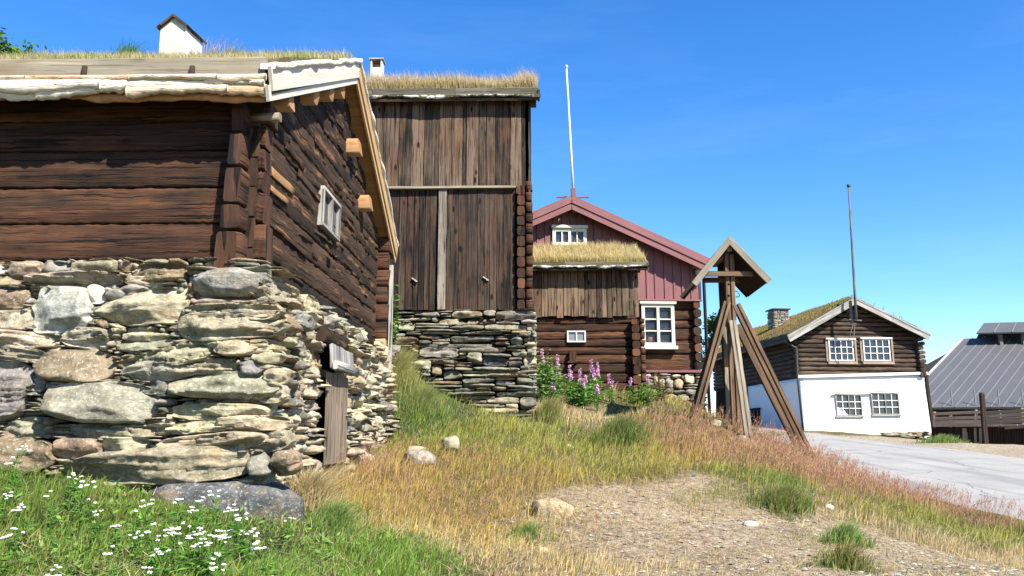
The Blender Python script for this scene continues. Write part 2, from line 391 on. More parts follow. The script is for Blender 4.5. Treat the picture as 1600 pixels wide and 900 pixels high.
def H(x, y, rough=True):
    x = np.asarray(x, float); y = np.asarray(y, float); sh = x.shape; xf = x.ravel(); yf = y.ravel(); z = np.empty(len(xf))
    for i in range(0, len(xf), 20000):
        a = xf[i:i+20000]; b = yf[i:i+20000]; xc = np.clip(a, -30, 45); yc = np.clip(b, -12, 62)
        r2 = (xc[:, None]-cp[:, 0])**2+(yc[:, None]-cp[:, 1])**2
        z[i:i+20000] = _U(r2)@_W[:_n]+_W[_n]+_W[_n+1]*xc+_W[_n+2]*yc
    z = z.reshape(sh)
    far = sstep(60, 130, np.hypot(x, y-15)); z = np.clip(z, -3, 5)*(1-far)+(-1.0)*far
    if rough: z = z+n2(x*.9, y*.9, 3)*.07+n2(x*3.5, y*3.5, 5)*.025
    d = np.abs(x-road_cx(y)); m = 1-sstep(RW+.15, RW+.95, d); m = m*(1-sstep(58, 64, y))*sstep(-16, -12, y)
    z = z*(1-m)+(road_z(y)-.05)*m
    return z
def Hs(x, y): return float(H(np.array([x]), np.array([y]))[0])
def ground(px, py, y0=3.5, y1=45):
    """where the sight line through a photo pixel first meets the ground"""
    r = ray(px, py); ts = np.linspace(y0, y1, 900); X = r.x/r.y*ts; Z = r.z/r.y*ts; h = H(X, ts); k = np.argmax(Z < h)
    return np.array([X[k], ts[k], h[k]])
def axis(parts):
    o = []
    for a, b, s in parts: o += list(np.arange(a, b, s))
    return np.array(o)
gx = axis([(-400,-60,40),(-60,-20,4),(-20,-8,.6),(-8,9,.09),(9,22,.4),(22,60,3),(60,401,40)])
gy = axis([(-100,-12,12),(-12,3,.8),(3,15,.09),(15,30,.25),(30,64,1.2),(64,120,8),(120,601,60)])
GX, GY = np.meshgrid(gx, gy); GZ = H(GX, GY)
gi = np.arange(GX.size).reshape(GX.shape)
gf = np.stack([gi[:-1, :-1], gi[:-1, 1:], gi[1:, 1:], gi[1:, :-1]], -1).reshape(-1, 4)

# colour zones, read at the places where the photo shows them: (px, py, radius m, zone)
GREEN, GOLD, RED, PALE, BARE, OLIVE = range(6)
Z = [(60,800,1.3,GREEN),(180,830,1.4,GREEN),(330,860,1.0,GREEN),(430,890,.7,GREEN),(60,890,.7,OLIVE),(520,822,.3,GREEN),(560,890,.5,GREEN),(640,895,.4,GREEN),(250,895,.8,GREEN),
 (475,770,.35,PALE),(470,820,.3,PALE),(505,735,.3,PALE),(560,700,.4,OLIVE),(610,640,.6,GREEN),(650,610,.6,GREEN),(700,640,.6,GREEN),(640,575,.7,GREEN),(735,680,.5,OLIVE),(590,730,.5,GOLD),(600,770,.5,GOLD),(620,755,.3,RED),
 (600,750,.25,RED),(650,800,.8,GOLD),(700,850,.6,PALE),(760,760,1.0,GOLD),(800,700,1.0,OLIVE),(760,650,.5,OLIVE),(860,740,1.0,GOLD),(900,720,.8,OLIVE),(860,655,.5,GREEN),(900,640,.8,PALE),(930,660,.6,PALE),(960,680,.6,GREEN),(1040,640,1.0,OLIVE),(1000,640,.8,GREEN),
 (1000,700,.8,OLIVE),(1080,690,.8,GOLD),(1150,700,.7,RED),(1200,705,.6,RED),(1260,720,.5,RED),(1210,730,.7,RED),(1150,740,.5,OLIVE),(1100,720,.6,GOLD),(1060,670,.7,RED),(1180,770,.35,OLIVE),(1240,765,.3,GREEN),(1290,740,.6,RED),(1340,750,.5,OLIVE),(1400,770,.6,GOLD),(1450,790,.6,RED),(1530,815,.5,RED),(1400,800,.5,OLIVE),(1480,820,.6,OLIVE),(1370,790,.4,RED),(1560,870,.6,PALE),(1320,775,.3,RED),
 (950,780,.7,BARE),(1000,800,.8,BARE),(1060,790,.5,BARE),(1100,830,.8,BARE),(1180,850,.8,BARE),(1250,880,.8,BARE),(1050,870,.8,BARE),(950,850,.5,BARE),(1180,810,.4,BARE),(1270,820,.35,BARE),(1350,860,.6,BARE),(1450,885,.5,BARE),(900,800,.4,PALE),(870,850,.5,PALE),(800,850,.6,GOLD),(900,890,.5,PALE),(1000,895,.4,PALE),(1330,850,.25,GREEN),(1320,880,.3,OLIVE),(1420,840,.4,PALE),(1150,800,.35,OLIVE),(1000,850,.35,GOLD),(1080,890,.2,GOLD),(960,820,.3,GOLD),(1120,860,.25,PALE),(1200,830,.25,GOLD),(1400,870,.4,BARE),(1500,880,.4,BARE),(1130,885,1.0,BARE),(1000,835,.7,BARE),(1300,890,.9,BARE),(1200,895,.9,BARE),(1380,865,.7,BARE),(1060,850,.8,BARE),(1230,845,.5,BARE),(1330,830,.4,BARE),(825,838,.22,GREEN)]
ZONEP = np.array([[*ground(a, b)[:2], r] for a, b, r, k in Z]); ZONEK = np.array([k for *_, k in Z])
PAL = np.array([[.19,.30,.05],[.47,.355,.085],[.45,.27,.12],[.64,.49,.23],[.50,.40,.18],[.32,.34,.060]])
def zones(x, y):
    jx = x+n2(x*2, y*2, 11)*.35+n2(x*.8, y*.8, 13)*.7; jy = y+n2(x*2, y*2, 12)*.45+n2(x*.8, y*.8, 14)*.9
    w = np.zeros((len(x), 6)); w[:, GOLD] = .06+.05*n2(x*1.2, y*1.2, 20); w[:, OLIVE] = .08+.07*n2(x*.8, y*.8, 21); w = np.clip(w, .01, 9)
    for i in range(0, len(x), 50000):
        s = slice(i, i+50000); d2 = ((jx[s, None]-ZONEP[:, 0])/ZONEP[:, 2])**2+((jy[s, None]-ZONEP[:, 1])/(ZONEP[:, 2]*1.25))**2
        e = np.exp(-d2)
        for k in range(6): w[s, k] += e[:, ZONEK == k].sum(-1)
    w = w**1.6
    return w/w.sum(1, keepdims=True)
wz = zones(GX.ravel(), GY.ravel())
SOIL = np.array([[.055,.075,.02],[.17,.13,.05],[.15,.10,.05],[.27,.21,.115],[.46,.365,.255],[.10,.095,.03]])
gc = wz@SOIL
gc *= (1+.22*n2(GX.ravel()*6, GY.ravel()*6, 40))[:, None]
# sandy verge beyond the lane
sd = (1-sstep(.3, 1.3, np.abs(GX.ravel()-road_cx(GY.ravel())-RW)))*(GY.ravel() < 34)
sd = np.maximum(sd, (GX.ravel() > 12)*(GX.ravel() < 60)*(GY.ravel() < 33)*.9)
gc = gc*(1-sd[:, None])+np.array([.52,.44,.33])*sd[:, None]
def ground_mat():
    t = NT('ground'); co = t.n('ShaderNodeTexCoord').outputs['Object']
    vc = t.n('ShaderNodeVertexColor', layer_name='Col').outputs['Color']
    c = t.mix(vc, t.mix(vc, (.50, .46, .40), 1.0, 'MULTIPLY'), t.ramp(t.noise(co, 14, 5, .75), [(.42, grey3(1)), (.58, grey3(0))]))
    c = t.mix(c, (.56, .52, .44), t.math('MULTIPLY', t.ramp(t.noise(co, 60, 3, .7), [(.60, grey3(0)), (.66, grey3(1))]), .7))
    t.l(c, t.b.inputs['Base Color']); t.b.inputs['Roughness'].default_value = .95; t.b.inputs['Specular IOR Level'].default_value = .1
    t.bump(t.noise(co, 30, 5, .7), .8, .04); return t.m
g = mesh_np('ground', np.stack([GX, GY, GZ], -1).reshape(-1, 3), gf, ground_mat(), col=gc)
tag(g, kind='structure')
# the lane
def asphalt():
    t = NT('asphalt'); co = t.n('ShaderNodeTexCoord').outputs['Object']
    c = t.mix((.315, .305, .28), (.41, .395, .36), t.ramp(t.noise(co, .7, 5, .65), [(.35, grey3(0)), (.65, grey3(1))]))
    c = t.mix(c, (.17, .17, .165), t.math('MULTIPLY', t.ramp(t.noise(co, 45, 3, .7), [(.56, grey3(0)), (.66, grey3(1))]), .6))
    c = t.mix(c, (.20, .20, .195), t.math('MULTIPLY', t.ramp(t.noise(t.map(co, (2.2, .12, 1)), 1, 4, .6), [(.52, grey3(0)), (.60, grey3(.7))]), .8))
    vo = t.n('ShaderNodeTexVoronoi', feature='DISTANCE_TO_EDGE'); vo.inputs['Scale'].default_value = .45
    wv = t.n('ShaderNodeVectorMath', operation='MULTIPLY_ADD'); ns = t.n('ShaderNodeTexNoise'); ns.inputs['Scale'].default_value = 2; t.l(co, ns.inputs['Vector'])
    t.l(ns.outputs['Color'], wv.inputs[0]); wv.inputs[1].default_value = (.5, .5, 0); t.l(co, wv.inputs[2]); t.l(wv.outputs[0], vo.inputs['Vector'])
    c = t.mix(c, (.10, .10, .10), t.math('MULTIPLY', t.ramp(vo.outputs['Distance'], [(.004, grey3(1)), (.012, grey3(0))]), .6))
    t.l(c, t.b.inputs['Base Color']); t.b.inputs['Roughness'].default_value = .85
    t.bump(t.noise(co, 90, 3, .7), .4, .01); return t.m
ry = np.arange(-12, 60, .3); rw = np.linspace(-1, 1, 15)
RY, RWW = np.meshgrid(ry, rw, indexing='ij'); edge = RW+.12*n2(RY*1.3, np.sign(RWW)*9, 50)*(np.abs(RWW) > .99)
RX = road_cx(RY)+RWW*edge; RZ = road_z(RY)+.02+.03*(1-RWW**2)-.08*(np.abs(RWW) > .99)
ri = np.arange(RX.size).reshape(RX.shape); rf = np.stack([ri[:-1, :-1], ri[:-1, 1:], ri[1:, 1:], ri[1:, :-1]], -1).reshape(-1, 4)
tag(mesh_np('road', np.stack([RX, RY, RZ], -1).reshape(-1, 3), rf, asphalt()), kind='structure')

# ---------------------------------------------------------------- blades
def blades(P, h, w, lean, cb, ct, rs, wind=(.35, -.05), curve=1.0, droop=.12):
    n = len(P); a = rs.rand(n)*2*np.pi; wd = np.stack([np.cos(a), np.sin(a)], -1)*w[:, None]*.5
    b = rs.rand(n)*2*np.pi; ln = np.stack([np.cos(b), np.sin(b)], -1)*(lean*h)[:, None]*rs.rand(n)[:, None]+np.array(wind)*h[:, None]*(.4+.8*rs.rand(n))[:, None]
    V = np.empty((n, 5, 3)); z0 = P[:, 2]-.01
    V[:, 0, :2] = P[:, :2]-wd; V[:, 1, :2] = P[:, :2]+wd; V[:, 0, 2] = V[:, 1, 2] = z0
    mid = P[:, :2]+ln*.3*curve; V[:, 2, :2] = mid-wd*.8; V[:, 3, :2] = mid+wd*.8; V[:, 2, 2] = V[:, 3, 2] = z0+h*.58
    V[:, 4, :2] = P[:, :2]+ln; V[:, 4, 2] = z0+h*(1-droop*rs.rand(n))
    base = np.arange(n)[:, None]*5; q = base+np.array([[0, 1, 3, 2]]); t = base+np.array([[2, 3, 4]])
    c = np.empty((n, 5, 3)); c[:, 0] = c[:, 1] = cb; c[:, 2] = c[:, 3] = (cb+ct)/2; c[:, 4] = ct
    return V.reshape(-1, 3), q, t, c.reshape(-1, 3)
def cat_blades(L):
    V = []; Q = []; T = []; Cc = []; o = 0
    for v, q, t, c in L: V.append(v); Q.append(q+o); T.append(t+o); Cc.append(c); o += len(v)
    return np.concatenate(V), [np.concatenate(Q), np.concatenate(T)], np.concatenate(Cc)
# ---------------------------------------------------------------- stones
SC = {'beige':(.50,.43,.29),'green':(.385,.36,.26),'tan':(.40,.31,.19),'grey':(.32,.305,.265),'white':(.70,.67,.58),'brown':(.29,.22,.14),
      'dark':(.115,.12,.125),'pink':(.50,.40,.29),'yellow':(.56,.50,.355),'slate':(.24,.235,.19)}
class Stones:
    def __init__(s, mapper, seed): s.map = mapper; s.V = []; s.F = []; s.C = []; s.n = 0; s.rs = np.random.RandomState(seed)
    def add(s, x0, z0, x1, z1, d=.1, p=3.2, res=.012, taper=0, rot=0, col='beige', layer=.5, base=0.0, rough=1.0, bulge=12):
        rs = s.rs; w = x1-x0; h = z1-z0; d = d*1.2
        if w <= 0 or h <= 0: return
        nu = int(min(90, max(7, w/res))); nv = int(min(60, max(6, h/res+3)))
        u = np.sin(np.linspace(-1, 1, nu)*math.pi/2)*.999; v = np.sin(np.linspace(-1, 1, nv)*math.pi/2)
        U, V = np.meshgrid(u, v, indexing='ij'); ox = rs.rand()*90
        he = (1-np.abs(U)**p)**(1/p)*(1+taper*U)
        X = U*w*.5; Zz = V*he*h*.5
        sc = max(h, .06)
        on = n2(X/sc*1.1+ox, V*1.2, ox, 3)
        Zz = Zz+on*h*.10*rough; X = X+n2(V*1.5+ox, U*2, ox+5, 2)*min(w, h)*.13*rough*np.abs(U)
        D = d*(1-np.abs(U)**bulge*.999)**.5*(1-np.abs(V)**bulge*.999)**.5
        lt = .012+.02*rs.rand(); sl = rs.uniform(-.12, .12)
        lay = (Zz*(1+.0*X)+X*sl+n2(X*5+ox, Zz*3, ox, 3)*.03)/lt; li = np.floor(lay).astype(int)
        ste = _h(li, li*0+int(ox*7), li*0)*.5+.5; fr = lay-li; ste = ste*(1-.35*fr)
        tilt = rs.uniform(-.18, .18)*d*2*V+rs.uniform(-.12, .12)*d*2*U
        k = (1-np.abs(U)**8)*(1-np.abs(V)**6)
        for q_ in range(6):
            th_ = rs.uniform(0, 2*math.pi); D = np.minimum(D, d*(rs.uniform(1.05, 1.5)-rs.uniform(.35, 1.0)*(math.cos(th_)*U+math.sin(th_)*V)+.08*on))
        D = np.maximum(D, 0)
        D = D+(tilt+(-ste*.085*layer-np.abs(n2(X*3.1+ox, Zz*6, ox+9, 2))*.05*min(1, h/.15))*np.minimum(1, d/.09)+n2(X*6+ox, Zz*9, ox+2, 4)*.030*rough*min(1, h/.12)+n2(X*28+ox, Zz*45, ox, 2)*.006*rough)*k
        D = D+base; D[0] = D[-1] = base-.06; D[:, 0] = D[:, -1] = base-.06
        r = rs.uniform(-.04, .04)+rot; cr, sr = math.cos(r), math.sin(r)
        sx = (x0+x1)/2+X*cr-Zz*sr; sz = (z0+z1)/2+X*sr+Zz*cr
        P = s.map(sx.ravel(), sz.ravel(), D.ravel())
        i = np.arange(nu*nv).reshape(nu, nv)+s.n; s.F.append(np.stack([i[:-1, :-1], i[1:, :-1], i[1:, 1:], i[:-1, 1:]], -1).reshape(-1, 4))
        c = np.array(SC[col])*rs.uniform(.62, 1.08)*(1+rs.uniform(-.05, .05, 3))
        cc = c[None]*(1+.16*n2(X.ravel()*7+ox, Zz.ravel()*7, ox))[:, None]
        s.V.append(P); s.C.append(cc); s.n += nu*nv
    def fill(s, x0, x1, z0, z1, wr, hr, cols, cell=.012, gap=.008, mask=None, dr=(.05, .11), pr=(2.6, 6), res=.012, layer=.6, order='rand', rough=1.0):
        """pack the still free part of the wall with smaller stones"""
        rs = s.rs; nx = int((x1-x0)/cell); nz = int((z1-z0)/cell)
        occ = np.zeros((nx, nz), bool) if mask is None else mask(x0+(np.arange(nx)[:, None]+.5)*cell, z0+(np.arange(nz)[None]+.5)*cell)
        j = 0
        for j in range(nz):
            i = 0
            while i < nx:
                if occ[i, j]: i += 1; continue
                tw = int(rs.uniform(*wr)/cell); th = int(rs.uniform(*hr)/cell)
                if rs.rand() < .18: th = int(th*1.7)
                e = i
                while e < nx and e-i < tw and not occ[e, j]: e += 1
                k = j
                while k < nz and k-j < th and not occ[i:e, k].any(): k += 1
                if e-i < tw*.4 and (e-i) < 3: occ[i:e, j:k] = True; i = e; continue
                a = x0+i*cell; b = x0+e*cell; c = z0+j*cell; d = z0+k*cell; g_ = gap*rs.uniform(.2, 1.6)
                if d-c > .012:
                    s.add(a+g_*.5-.006, c+g_*.2-.004, b-g_*.5+.006, d-g_*.4+.002, d=rs.uniform(*dr), p=rs.uniform(*pr), res=res, taper=rs.uniform(-.2, .2), rot=rs.uniform(-.05, .05),
                          col=cols[rs.randint(len(cols))], layer=layer*rs.rand()*1.4, rough=rough)
                occ[i:e, j:k] = True; i = e
        return occ
    def courses(s, x0, x1, z0, z1, wr, hr, cols, mask=None, dr=(.05, .11), pr=(3, 7), res=.02, layer=.6, gap=.01, rough=1.0):
        """uneven courses of flat slates: some stones span two courses, some are split into thin ones"""
        rs = s.rs; zl = [z0]
        while zl[-1] < z1: zl.append(zl[-1]+rs.uniform(*hr))
        zl[-1] = z1; wob = lambda x, k: .022*math.sin(x*1.9+k*.7)+.014*math.sin(x*5.1+k*2.3)
        skip = []
        for k in range(len(zl)-1):
            x = x0-rs.uniform(0, wr[0]); nxt = []
            while x < x1:
                w = rs.uniform(*wr)*(1.6 if rs.rand() < .12 else 1); b = min(x+w, x1+.015)
                hit_ = [q for q in skip if q[0] < b-.02 and q[1] > x+.02]
                if hit_:
                    q = hit_[0]
                    if q[0] <= x+.04: x = q[1]; continue
                    b = q[0]
                if b-x > .03:
                    m = (x+b)/2; a_, c_ = zl[k]+wob(m, k), zl[k+1]+wob(m, k+1); r_ = rs.rand()
                    if mask is None or not mask(m, (a_+c_)/2):
                        def put(za, zb): s.add(max(x, x0)+gap*.3, za+gap*.2, b-gap*rs.uniform(.2, 1), zb-gap*.3, d=rs.uniform(*dr), p=rs.uniform(*pr), res=res, taper=rs.uniform(-.25, .25), rot=rs.uniform(-.03, .03), col=cols[rs.randint(len(cols))], layer=layer*rs.uniform(.3, 1.3), rough=rough)
                        if r_ < .20 and k < len(zl)-2: put(a_, zl[k+2]+wob(m, k+2)); nxt.append((x, b))
                        elif r_ < .50: h_ = a_+(c_-a_)*rs.uniform(.4, .6); put(a_, h_); put(h_, c_)
                        else: put(a_, c_)
                x = b
            skip = nxt
    def build(s, name, mat, parent): return mesh_np(name, np.concatenate(s.V), np.concatenate(s.F), mat, parent, col=np.concatenate(s.C))
def boulder(c, size, col, seed, p=2.6, rough=1.0, rz=0.0, n=40, tilt=0.0, layer=.3):
    rs = np.random.RandomState(seed); th = np.linspace(0, 2*np.pi, n, endpoint=False); ph = np.linspace(0, np.pi, n//2)
    T, P = np.meshgrid(th, ph, indexing='ij'); e = 2/p
    sg = lambda a: np.sign(a)*np.abs(a)**e
    X = sg(np.cos(T))*sg(np.sin(P)); Y = sg(np.sin(T))*sg(np.sin(P)); Zz = sg(np.cos(P))
    q = np.stack([X, Y, Zz], -1); ox = rs.rand()*50
    q = q*(1+.16*rough*fbm(q*1.3+ox, 3)+.05*rough*fbm(q*5+ox, 3))[..., None]
    for _ in range(14):
        dn = rs.normal(0, 1, 3); dn /= np.linalg.norm(dn); ex = (q@dn)-rs.uniform(.86, 1.12)*(.9 if p < 3 else 1.05); q = q-np.maximum(ex, 0)[..., None]*dn*.9
    lay = np.floor(q[..., 2]*9+fbm(q*2+ox)*.8).astype(int); q[..., :2] *= (1-.07*layer*(_h(lay, lay*0+int(ox), lay*0)+1))[..., None]
    q = q*np.array(size)*.5
    ct, st = math.cos(tilt), math.sin(tilt); q = np.stack([q[..., 0]*ct-q[..., 2]*st, q[..., 1], q[..., 0]*st+q[..., 2]*ct], -1)
    cz, sz = math.cos(rz), math.sin(rz); q = np.stack([q[..., 0]*cz-q[..., 1]*sz, q[..., 0]*sz+q[..., 1]*cz, q[..., 2]], -1)+np.array(c)
    i = np.arange(n*(n//2)).reshape(n, n//2); j = np.roll(i, -1, 0)
    f = np.stack([i[:, :-1], i[:, 1:], j[:, 1:], j[:, :-1]], -1).reshape(-1, 4)
    cc = np.array(SC[col])*(1+.15*fbm(q.reshape(-1, 3)*5, 3))[:, None]
    return q.reshape(-1, 3), f, cc

# ---------------------------------------------------------------- turf roofs
def roof_grass(parent, u0, u1, v0, v1, zf, n, hr, seed, pal, tip, edge=None, name='roof_grass', wmul=1.0, patch=1.5):
    rs = np.random.RandomState(seed); u = rs.uniform(u0, u1, n)
    v = rs.uniform(v0, v1, n) if edge is None else np.where(rs.rand(n) < edge, v0+(v1-v0)*rs.rand(n)**3, rs.uniform(v0, v1, n))
    z = zf(u, v); pn = n2(u*patch, v*patch, seed)
    h = rs.uniform(*hr, n)*(1+.6*pn)*(.5+.5*rs.rand(n)); k = np.clip(.5+pn*1.4+rs.uniform(-.25, .25, n), 0, 1)[:, None]
    cb = (np.array(pal[0])*(1-k)+np.array(pal[1])*k)*rs.uniform(.7, 1.25, (n, 1)); tp = (rs.rand(n, 1) < tip[1]); ct = np.where(tp, np.array(tip[0])*rs.uniform(.8, 1.2, (n, 1)), cb*1.15)
    Vv, q, t, c = blades(np.stack([u, v, z], -1), h, np.full(n, .0045*wmul)*rs.uniform(.7, 1.5, n), np.full(n, .45), cb, ct, rs, wind=(-.15, -.1))
    return tag(mesh_np(name, Vv, [q, t], M['grass'], parent, col=c, smooth=False), kind='stuff')
def turf_body(parent, u0, u1, prof, seed, res=.07, name='turf', mat='turf'):
    """prof(u) -> list of (v, z) bottom-front .. top .. ; one lumpy closed slab"""
    us = np.arange(u0, u1+res, res); rows = []
    for k, u in enumerate(us): rows.append([(u, v, z) for v, z in prof(u)])
    A = np.array(rows); nse = fbm(A*4+seed, 3)[..., None]; A = A+nse*np.array([0, .05, .05])
    n, m = A.shape[:2]; i = np.arange(n*m).reshape(n, m); j = np.roll(i, -1, 1)
    f = np.stack([i[:-1], i[1:], j[1:], j[:-1]], -1).reshape(-1, 4)
    b = MB(seed); b.v = [Vector(p) for p in A.reshape(-1, 3)]
    for q in f: b.face([int(x) for x in q], [(0, 0)]*4, .5, True)
    b.face([int(x) for x in i[0]], [(0, 0)]*m, .5); b.face([int(x) for x in i[-1]][::-1], [(0, 0)]*m, .5)
    return b.build(name, M[mat], parent)
def ragged_strip(b, u0, u1, vfun, zt, zb, t, seed, res=.05, amp=.03, rnd=.5):
    """wavy sheet of bark hanging over an edge: from zt down to zb with a ragged lower border"""
    us = np.arange(u0, u1+res, res); base = len(b.v); n = len(us)
    lo = zb+n2(us*1.7, us*0, seed)*amp+n2(us*7, us*0, seed+3)*amp*.5+n2(us*22, us*0, seed+4)*amp*.3; bu = n2(us*1.1, us*0, seed+6)*.02
    for k, u in enumerate(us):
        v = vfun(u)
        b.v += [Vector((u, v+t, zt)), Vector((u, v-.01+bu[k], zt-.01)), Vector((u, v-t*.7+bu[k], (zt+lo[k])/2)), Vector((u, v-t*.2+bu[k], lo[k])), Vector((u, v+t*.5, lo[k]-.004)), Vector((u, v+t, (zt+lo[k])/2))]
    for k in range(n-1):
        for q in range(6):
            a = base+k*6+q; c = base+k*6+(q+1) % 6; b.face([a, c, c+6, a+6], [(0, 0)]*4, rnd, True)
    b.face([base+q for q in range(6)], [(0, 0)]*6, rnd); b.face([base+(n-1)*6+q for q in range(6)][::-1], [(0, 0)]*6, rnd)

def window(parent, O, U, N, w, h, ncas, cols, rows, fw=.06, mw=.022, frame='white_paint', glass='glass', sill=None, head=None, depth=.06, label=None, muntin=None, gap=True):
    """O lower left corner, U along, N outward; window > pane, muntin, sill, head_board"""
    O = Vector(O); U = Vector(U).normalized(); N = Vector(N).normalized(); W = Vector((0, 0, 1))
    def bar(b, a0, b0, a1, b1, t, n0, n1=None):
        p0 = O+U*a0+W*b0+N*n0; p1 = O+U*a1+W*b1+N*n0
        d = (p1-p0).normalized(); b.beam(p0, p1, depth if abs(d.z) < .5 else t, t if abs(d.z) < .5 else depth, W if abs(d.z) < .5 else N, ch=.06)
    f = MB(3)
    bar(f, 0, fw/2, w, fw/2, fw, 0); bar(f, 0, h-fw/2, w, h-fw/2, fw, 0); bar(f, fw/2, fw, fw/2, h-fw, fw, 0); bar(f, w-fw/2, fw, w-fw/2, h-fw, fw, 0)
    cw = (w-2*fw)/ncas
    for c in range(1, ncas): bar(f, fw+cw*c, fw, fw+cw*c, h-fw, fw*.8, 0)
    win = f.build('window', M[frame], parent)
    if label: win['label'] = label
    mu = MB(4); n_ = 0
    for c in range(ncas):
        a0 = fw+cw*c+(fw*.4 if c else 0); a1 = fw+cw*(c+1)-(fw*.4 if c < ncas-1 else 0)
        for k in range(1, cols): x = a0+(a1-a0)*k/cols; bar(mu, x, fw, x, h-fw, mw, -depth*.15); n_ += 1
        for k in range(1, rows): z = fw+(h-2*fw)*k/rows; bar(mu, a0, z, a1, z, mw, -depth*.153); n_ += 1
        g_ = MB(5); a = O+U*a0+W*fw-N*(depth*.25); q = [a, a+U*(a1-a0), a+U*(a1-a0)+W*(h-2*fw), a+W*(h-2*fw)]
        g_.poly(q, N, .008); g_.build('pane', M[glass], win)
    if n_: mu.build('muntin', M[muntin or frame], win)
    if sill:
        s_ = MB(6); p = O-U*sill[0]-W*sill[1]/2+N*depth*.3; s_.beam(p, p+U*(w+2*sill[0]), depth+sill[2], sill[1], W); s_.build('sill', M[frame], win)
    if head:
        s_ = MB(7); p = O-U*head[0]+W*(h+head[1]/2)+N*depth*.3; s_.beam(p, p+U*(w+2*head[0]), depth+head[2], head[1], W); s_.build('head_board', M[frame], win)
    return win

# ================================================================ barn 1 (near, on its high dry-stone footing)
A0 = -math.atan(.023)
fr = Frame((-2.19, 6.60, -.75), A0)
b1 = thing('storehouse', fr.o, A0, 'near turf roofed storehouse of dark hewn logs standing on a high dry-stone footing', 'storehouse')
zp1 = lambda y, x=200, v=0.0: fr.hv(x, y, v)[1]
UL = fr.hv(-260, 300, 0)[0]
# front log wall
ys = [408, 350, 294, 236, 190, 145]
mb = MB(11); zb = [zp1(y) for y in ys]; zb += [zb[-1]+.27]
for k in range(len(zb)-1):
    z0, z1 = zb[k], zb[k+1]
    mb.beam((UL, .085, (z0+z1)/2+.004), (-.13, .085, (z0+z1)/2+.004), .17, z1-z0-.006, seg=90, jit=.010, round_=11)
mb.build('front_wall', M['log_red'], b1)
# log ends of the front wall past the gable (second column)
yb = [408, 349, 300, 267, 231, 196, 160]
mb = MB(12); zc = [fr.hv(400, y, .02)[1] for y in yb]
ex = [.235, .225, .215, .225, .235, .26]
for k in range(6):
    u1 = fr.hv([415, 413, 411, 413, 415, 423][k], (yb[k]+yb[k+1])/2, .0)[0]
    mb.beam((-.02, .10, (zc[k]+zc[k+1])/2), (u1, .10, (zc[k]+zc[k+1])/2), .2, zc[k+1]-zc[k]-.014, seg=5, jit=.018, round_=9, endj=.012, rnd=[.7,.62,.5,.45,.4,.5][k])
mb.build('log_end', M['log_red'], b1)
# log ends of the gable wall, poking out of the front
ya = [420, 356, 315, 256, 201, 150]
mb = MB(13); za = [fr.hv(368, y, -.22)[1] for y in ya]
xl = [(342, 383), (345, 383), (348, 381), (352, 379), (352, 378)]
for k in range(5):
    ua = fr.hv(xl[k][0]+1, 300, -.18)[0]; ub = fr.hv(xl[k][1]-6, 300, -.18)[0]
    mb.beam(((ua+ub)/2, -.17-.02*(k == 0), (za[k]+za[k+1])/2), ((ua+ub)/2+.01, .2, (za[k]+za[k+1])/2), ub-ua, za[k+1]-za[k]-.016, seg=4, jit=.020, round_=7, endj=.015, rnd=[.6,.45,.5,.42,.38][k])
mb.build('log_end', M['log_red'], b1)
# gable wall
VE, VR, VB = -.35, 2.81, 5.97; VW = 5.62
ZT0 = fr.hv(418, 108, VE)[1]; ZTR = 4.64+.75; SL = (ZTR-ZT0)/(VR-VE)
def ztop(v): return ZT0+SL*(min(v, 2*VR-v)-VE)
def zdeck(v): return ztop(v)-.21
mb = MB(14); zg = fr.hu(405, 442, 0)[1]; hh = .268; k = 0; zg0 = zg
while zg < zdeck(VR)-.05:
    za_, zb_ = zg, zg+hh
    def lim(z):
        d = (z-zdeck(VE))/SL+VE
        return d
    va = max(.0, lim(zb_-.10)); vb = min(VW, 2*VR-lim(zb_-.10))
    if vb-va > .2: mb.beam((-.088, va, (za_+zb_)/2), (-.088, vb, (za_+zb_)/2), .17, hh-.008, seg=70, jit=.020, round_=9)
    zg += hh; k += 1
mbg = mb
# hewn chips and paler patches on the gable logs
mb = MB(15)
def gp(x, y, u=.012): v, z = fr.hu(x, y, u); return Vector((u, v, z))
for (x0, y0, x1, y1, h) in [(421, 264, 459, 300, .085), (421, 292, 450, 317, .06)]:
    mb = MB(15); mb.beam(gp(x0, y0), gp(x1, y1), .014, h, (0, 0, 1), seg=5, jit=.012, round_=3, rnd=.3); mb.build('repair_plank', M['fresh_orange'], b1)
mb = MB(16)
rs_ = random.Random(5)
for (x0, y0, x1, y1, h) in [(430, 355, 480, 400, .05), (492, 218, 508, 240, .06), (447, 226, 475, 262, .07), (466, 268, 500, 312, .08), (493, 360, 520, 383, .04), (540, 342, 558, 365, .05)]:
    mbg.beam(gp(x0, y0), gp(x1, y1), .016, h, (0, 0, 1), seg=6, jit=.02, round_=2.5, rnd=.95)
for k in range(70):
    v = rs_.uniform(.2, 5.3); z = zg0+rs_.uniform(.1, 3.0)
    if z > zdeck(v)-.3: continue
    L_ = rs_.uniform(.08, .5); mbg.beam((.004, v, z), (.004, v+L_, z+rs_.uniform(-.02, .02)), .02, rs_.uniform(.02, .07), (0, 0, 1), seg=4, jit=.016, round_=2.5, rnd=rs_.uniform(.2, .9))
mbg.build('gable_wall', M['log_dark'], b1)
mb = MB(17); p = gp(512, 410, -.0); mb.box((p.x-.06, p.y-.07, p.z-.05), (p.x+.012, p.y+.07, p.z+.05)); mb.build('vent_hole', M['dark'], b1)
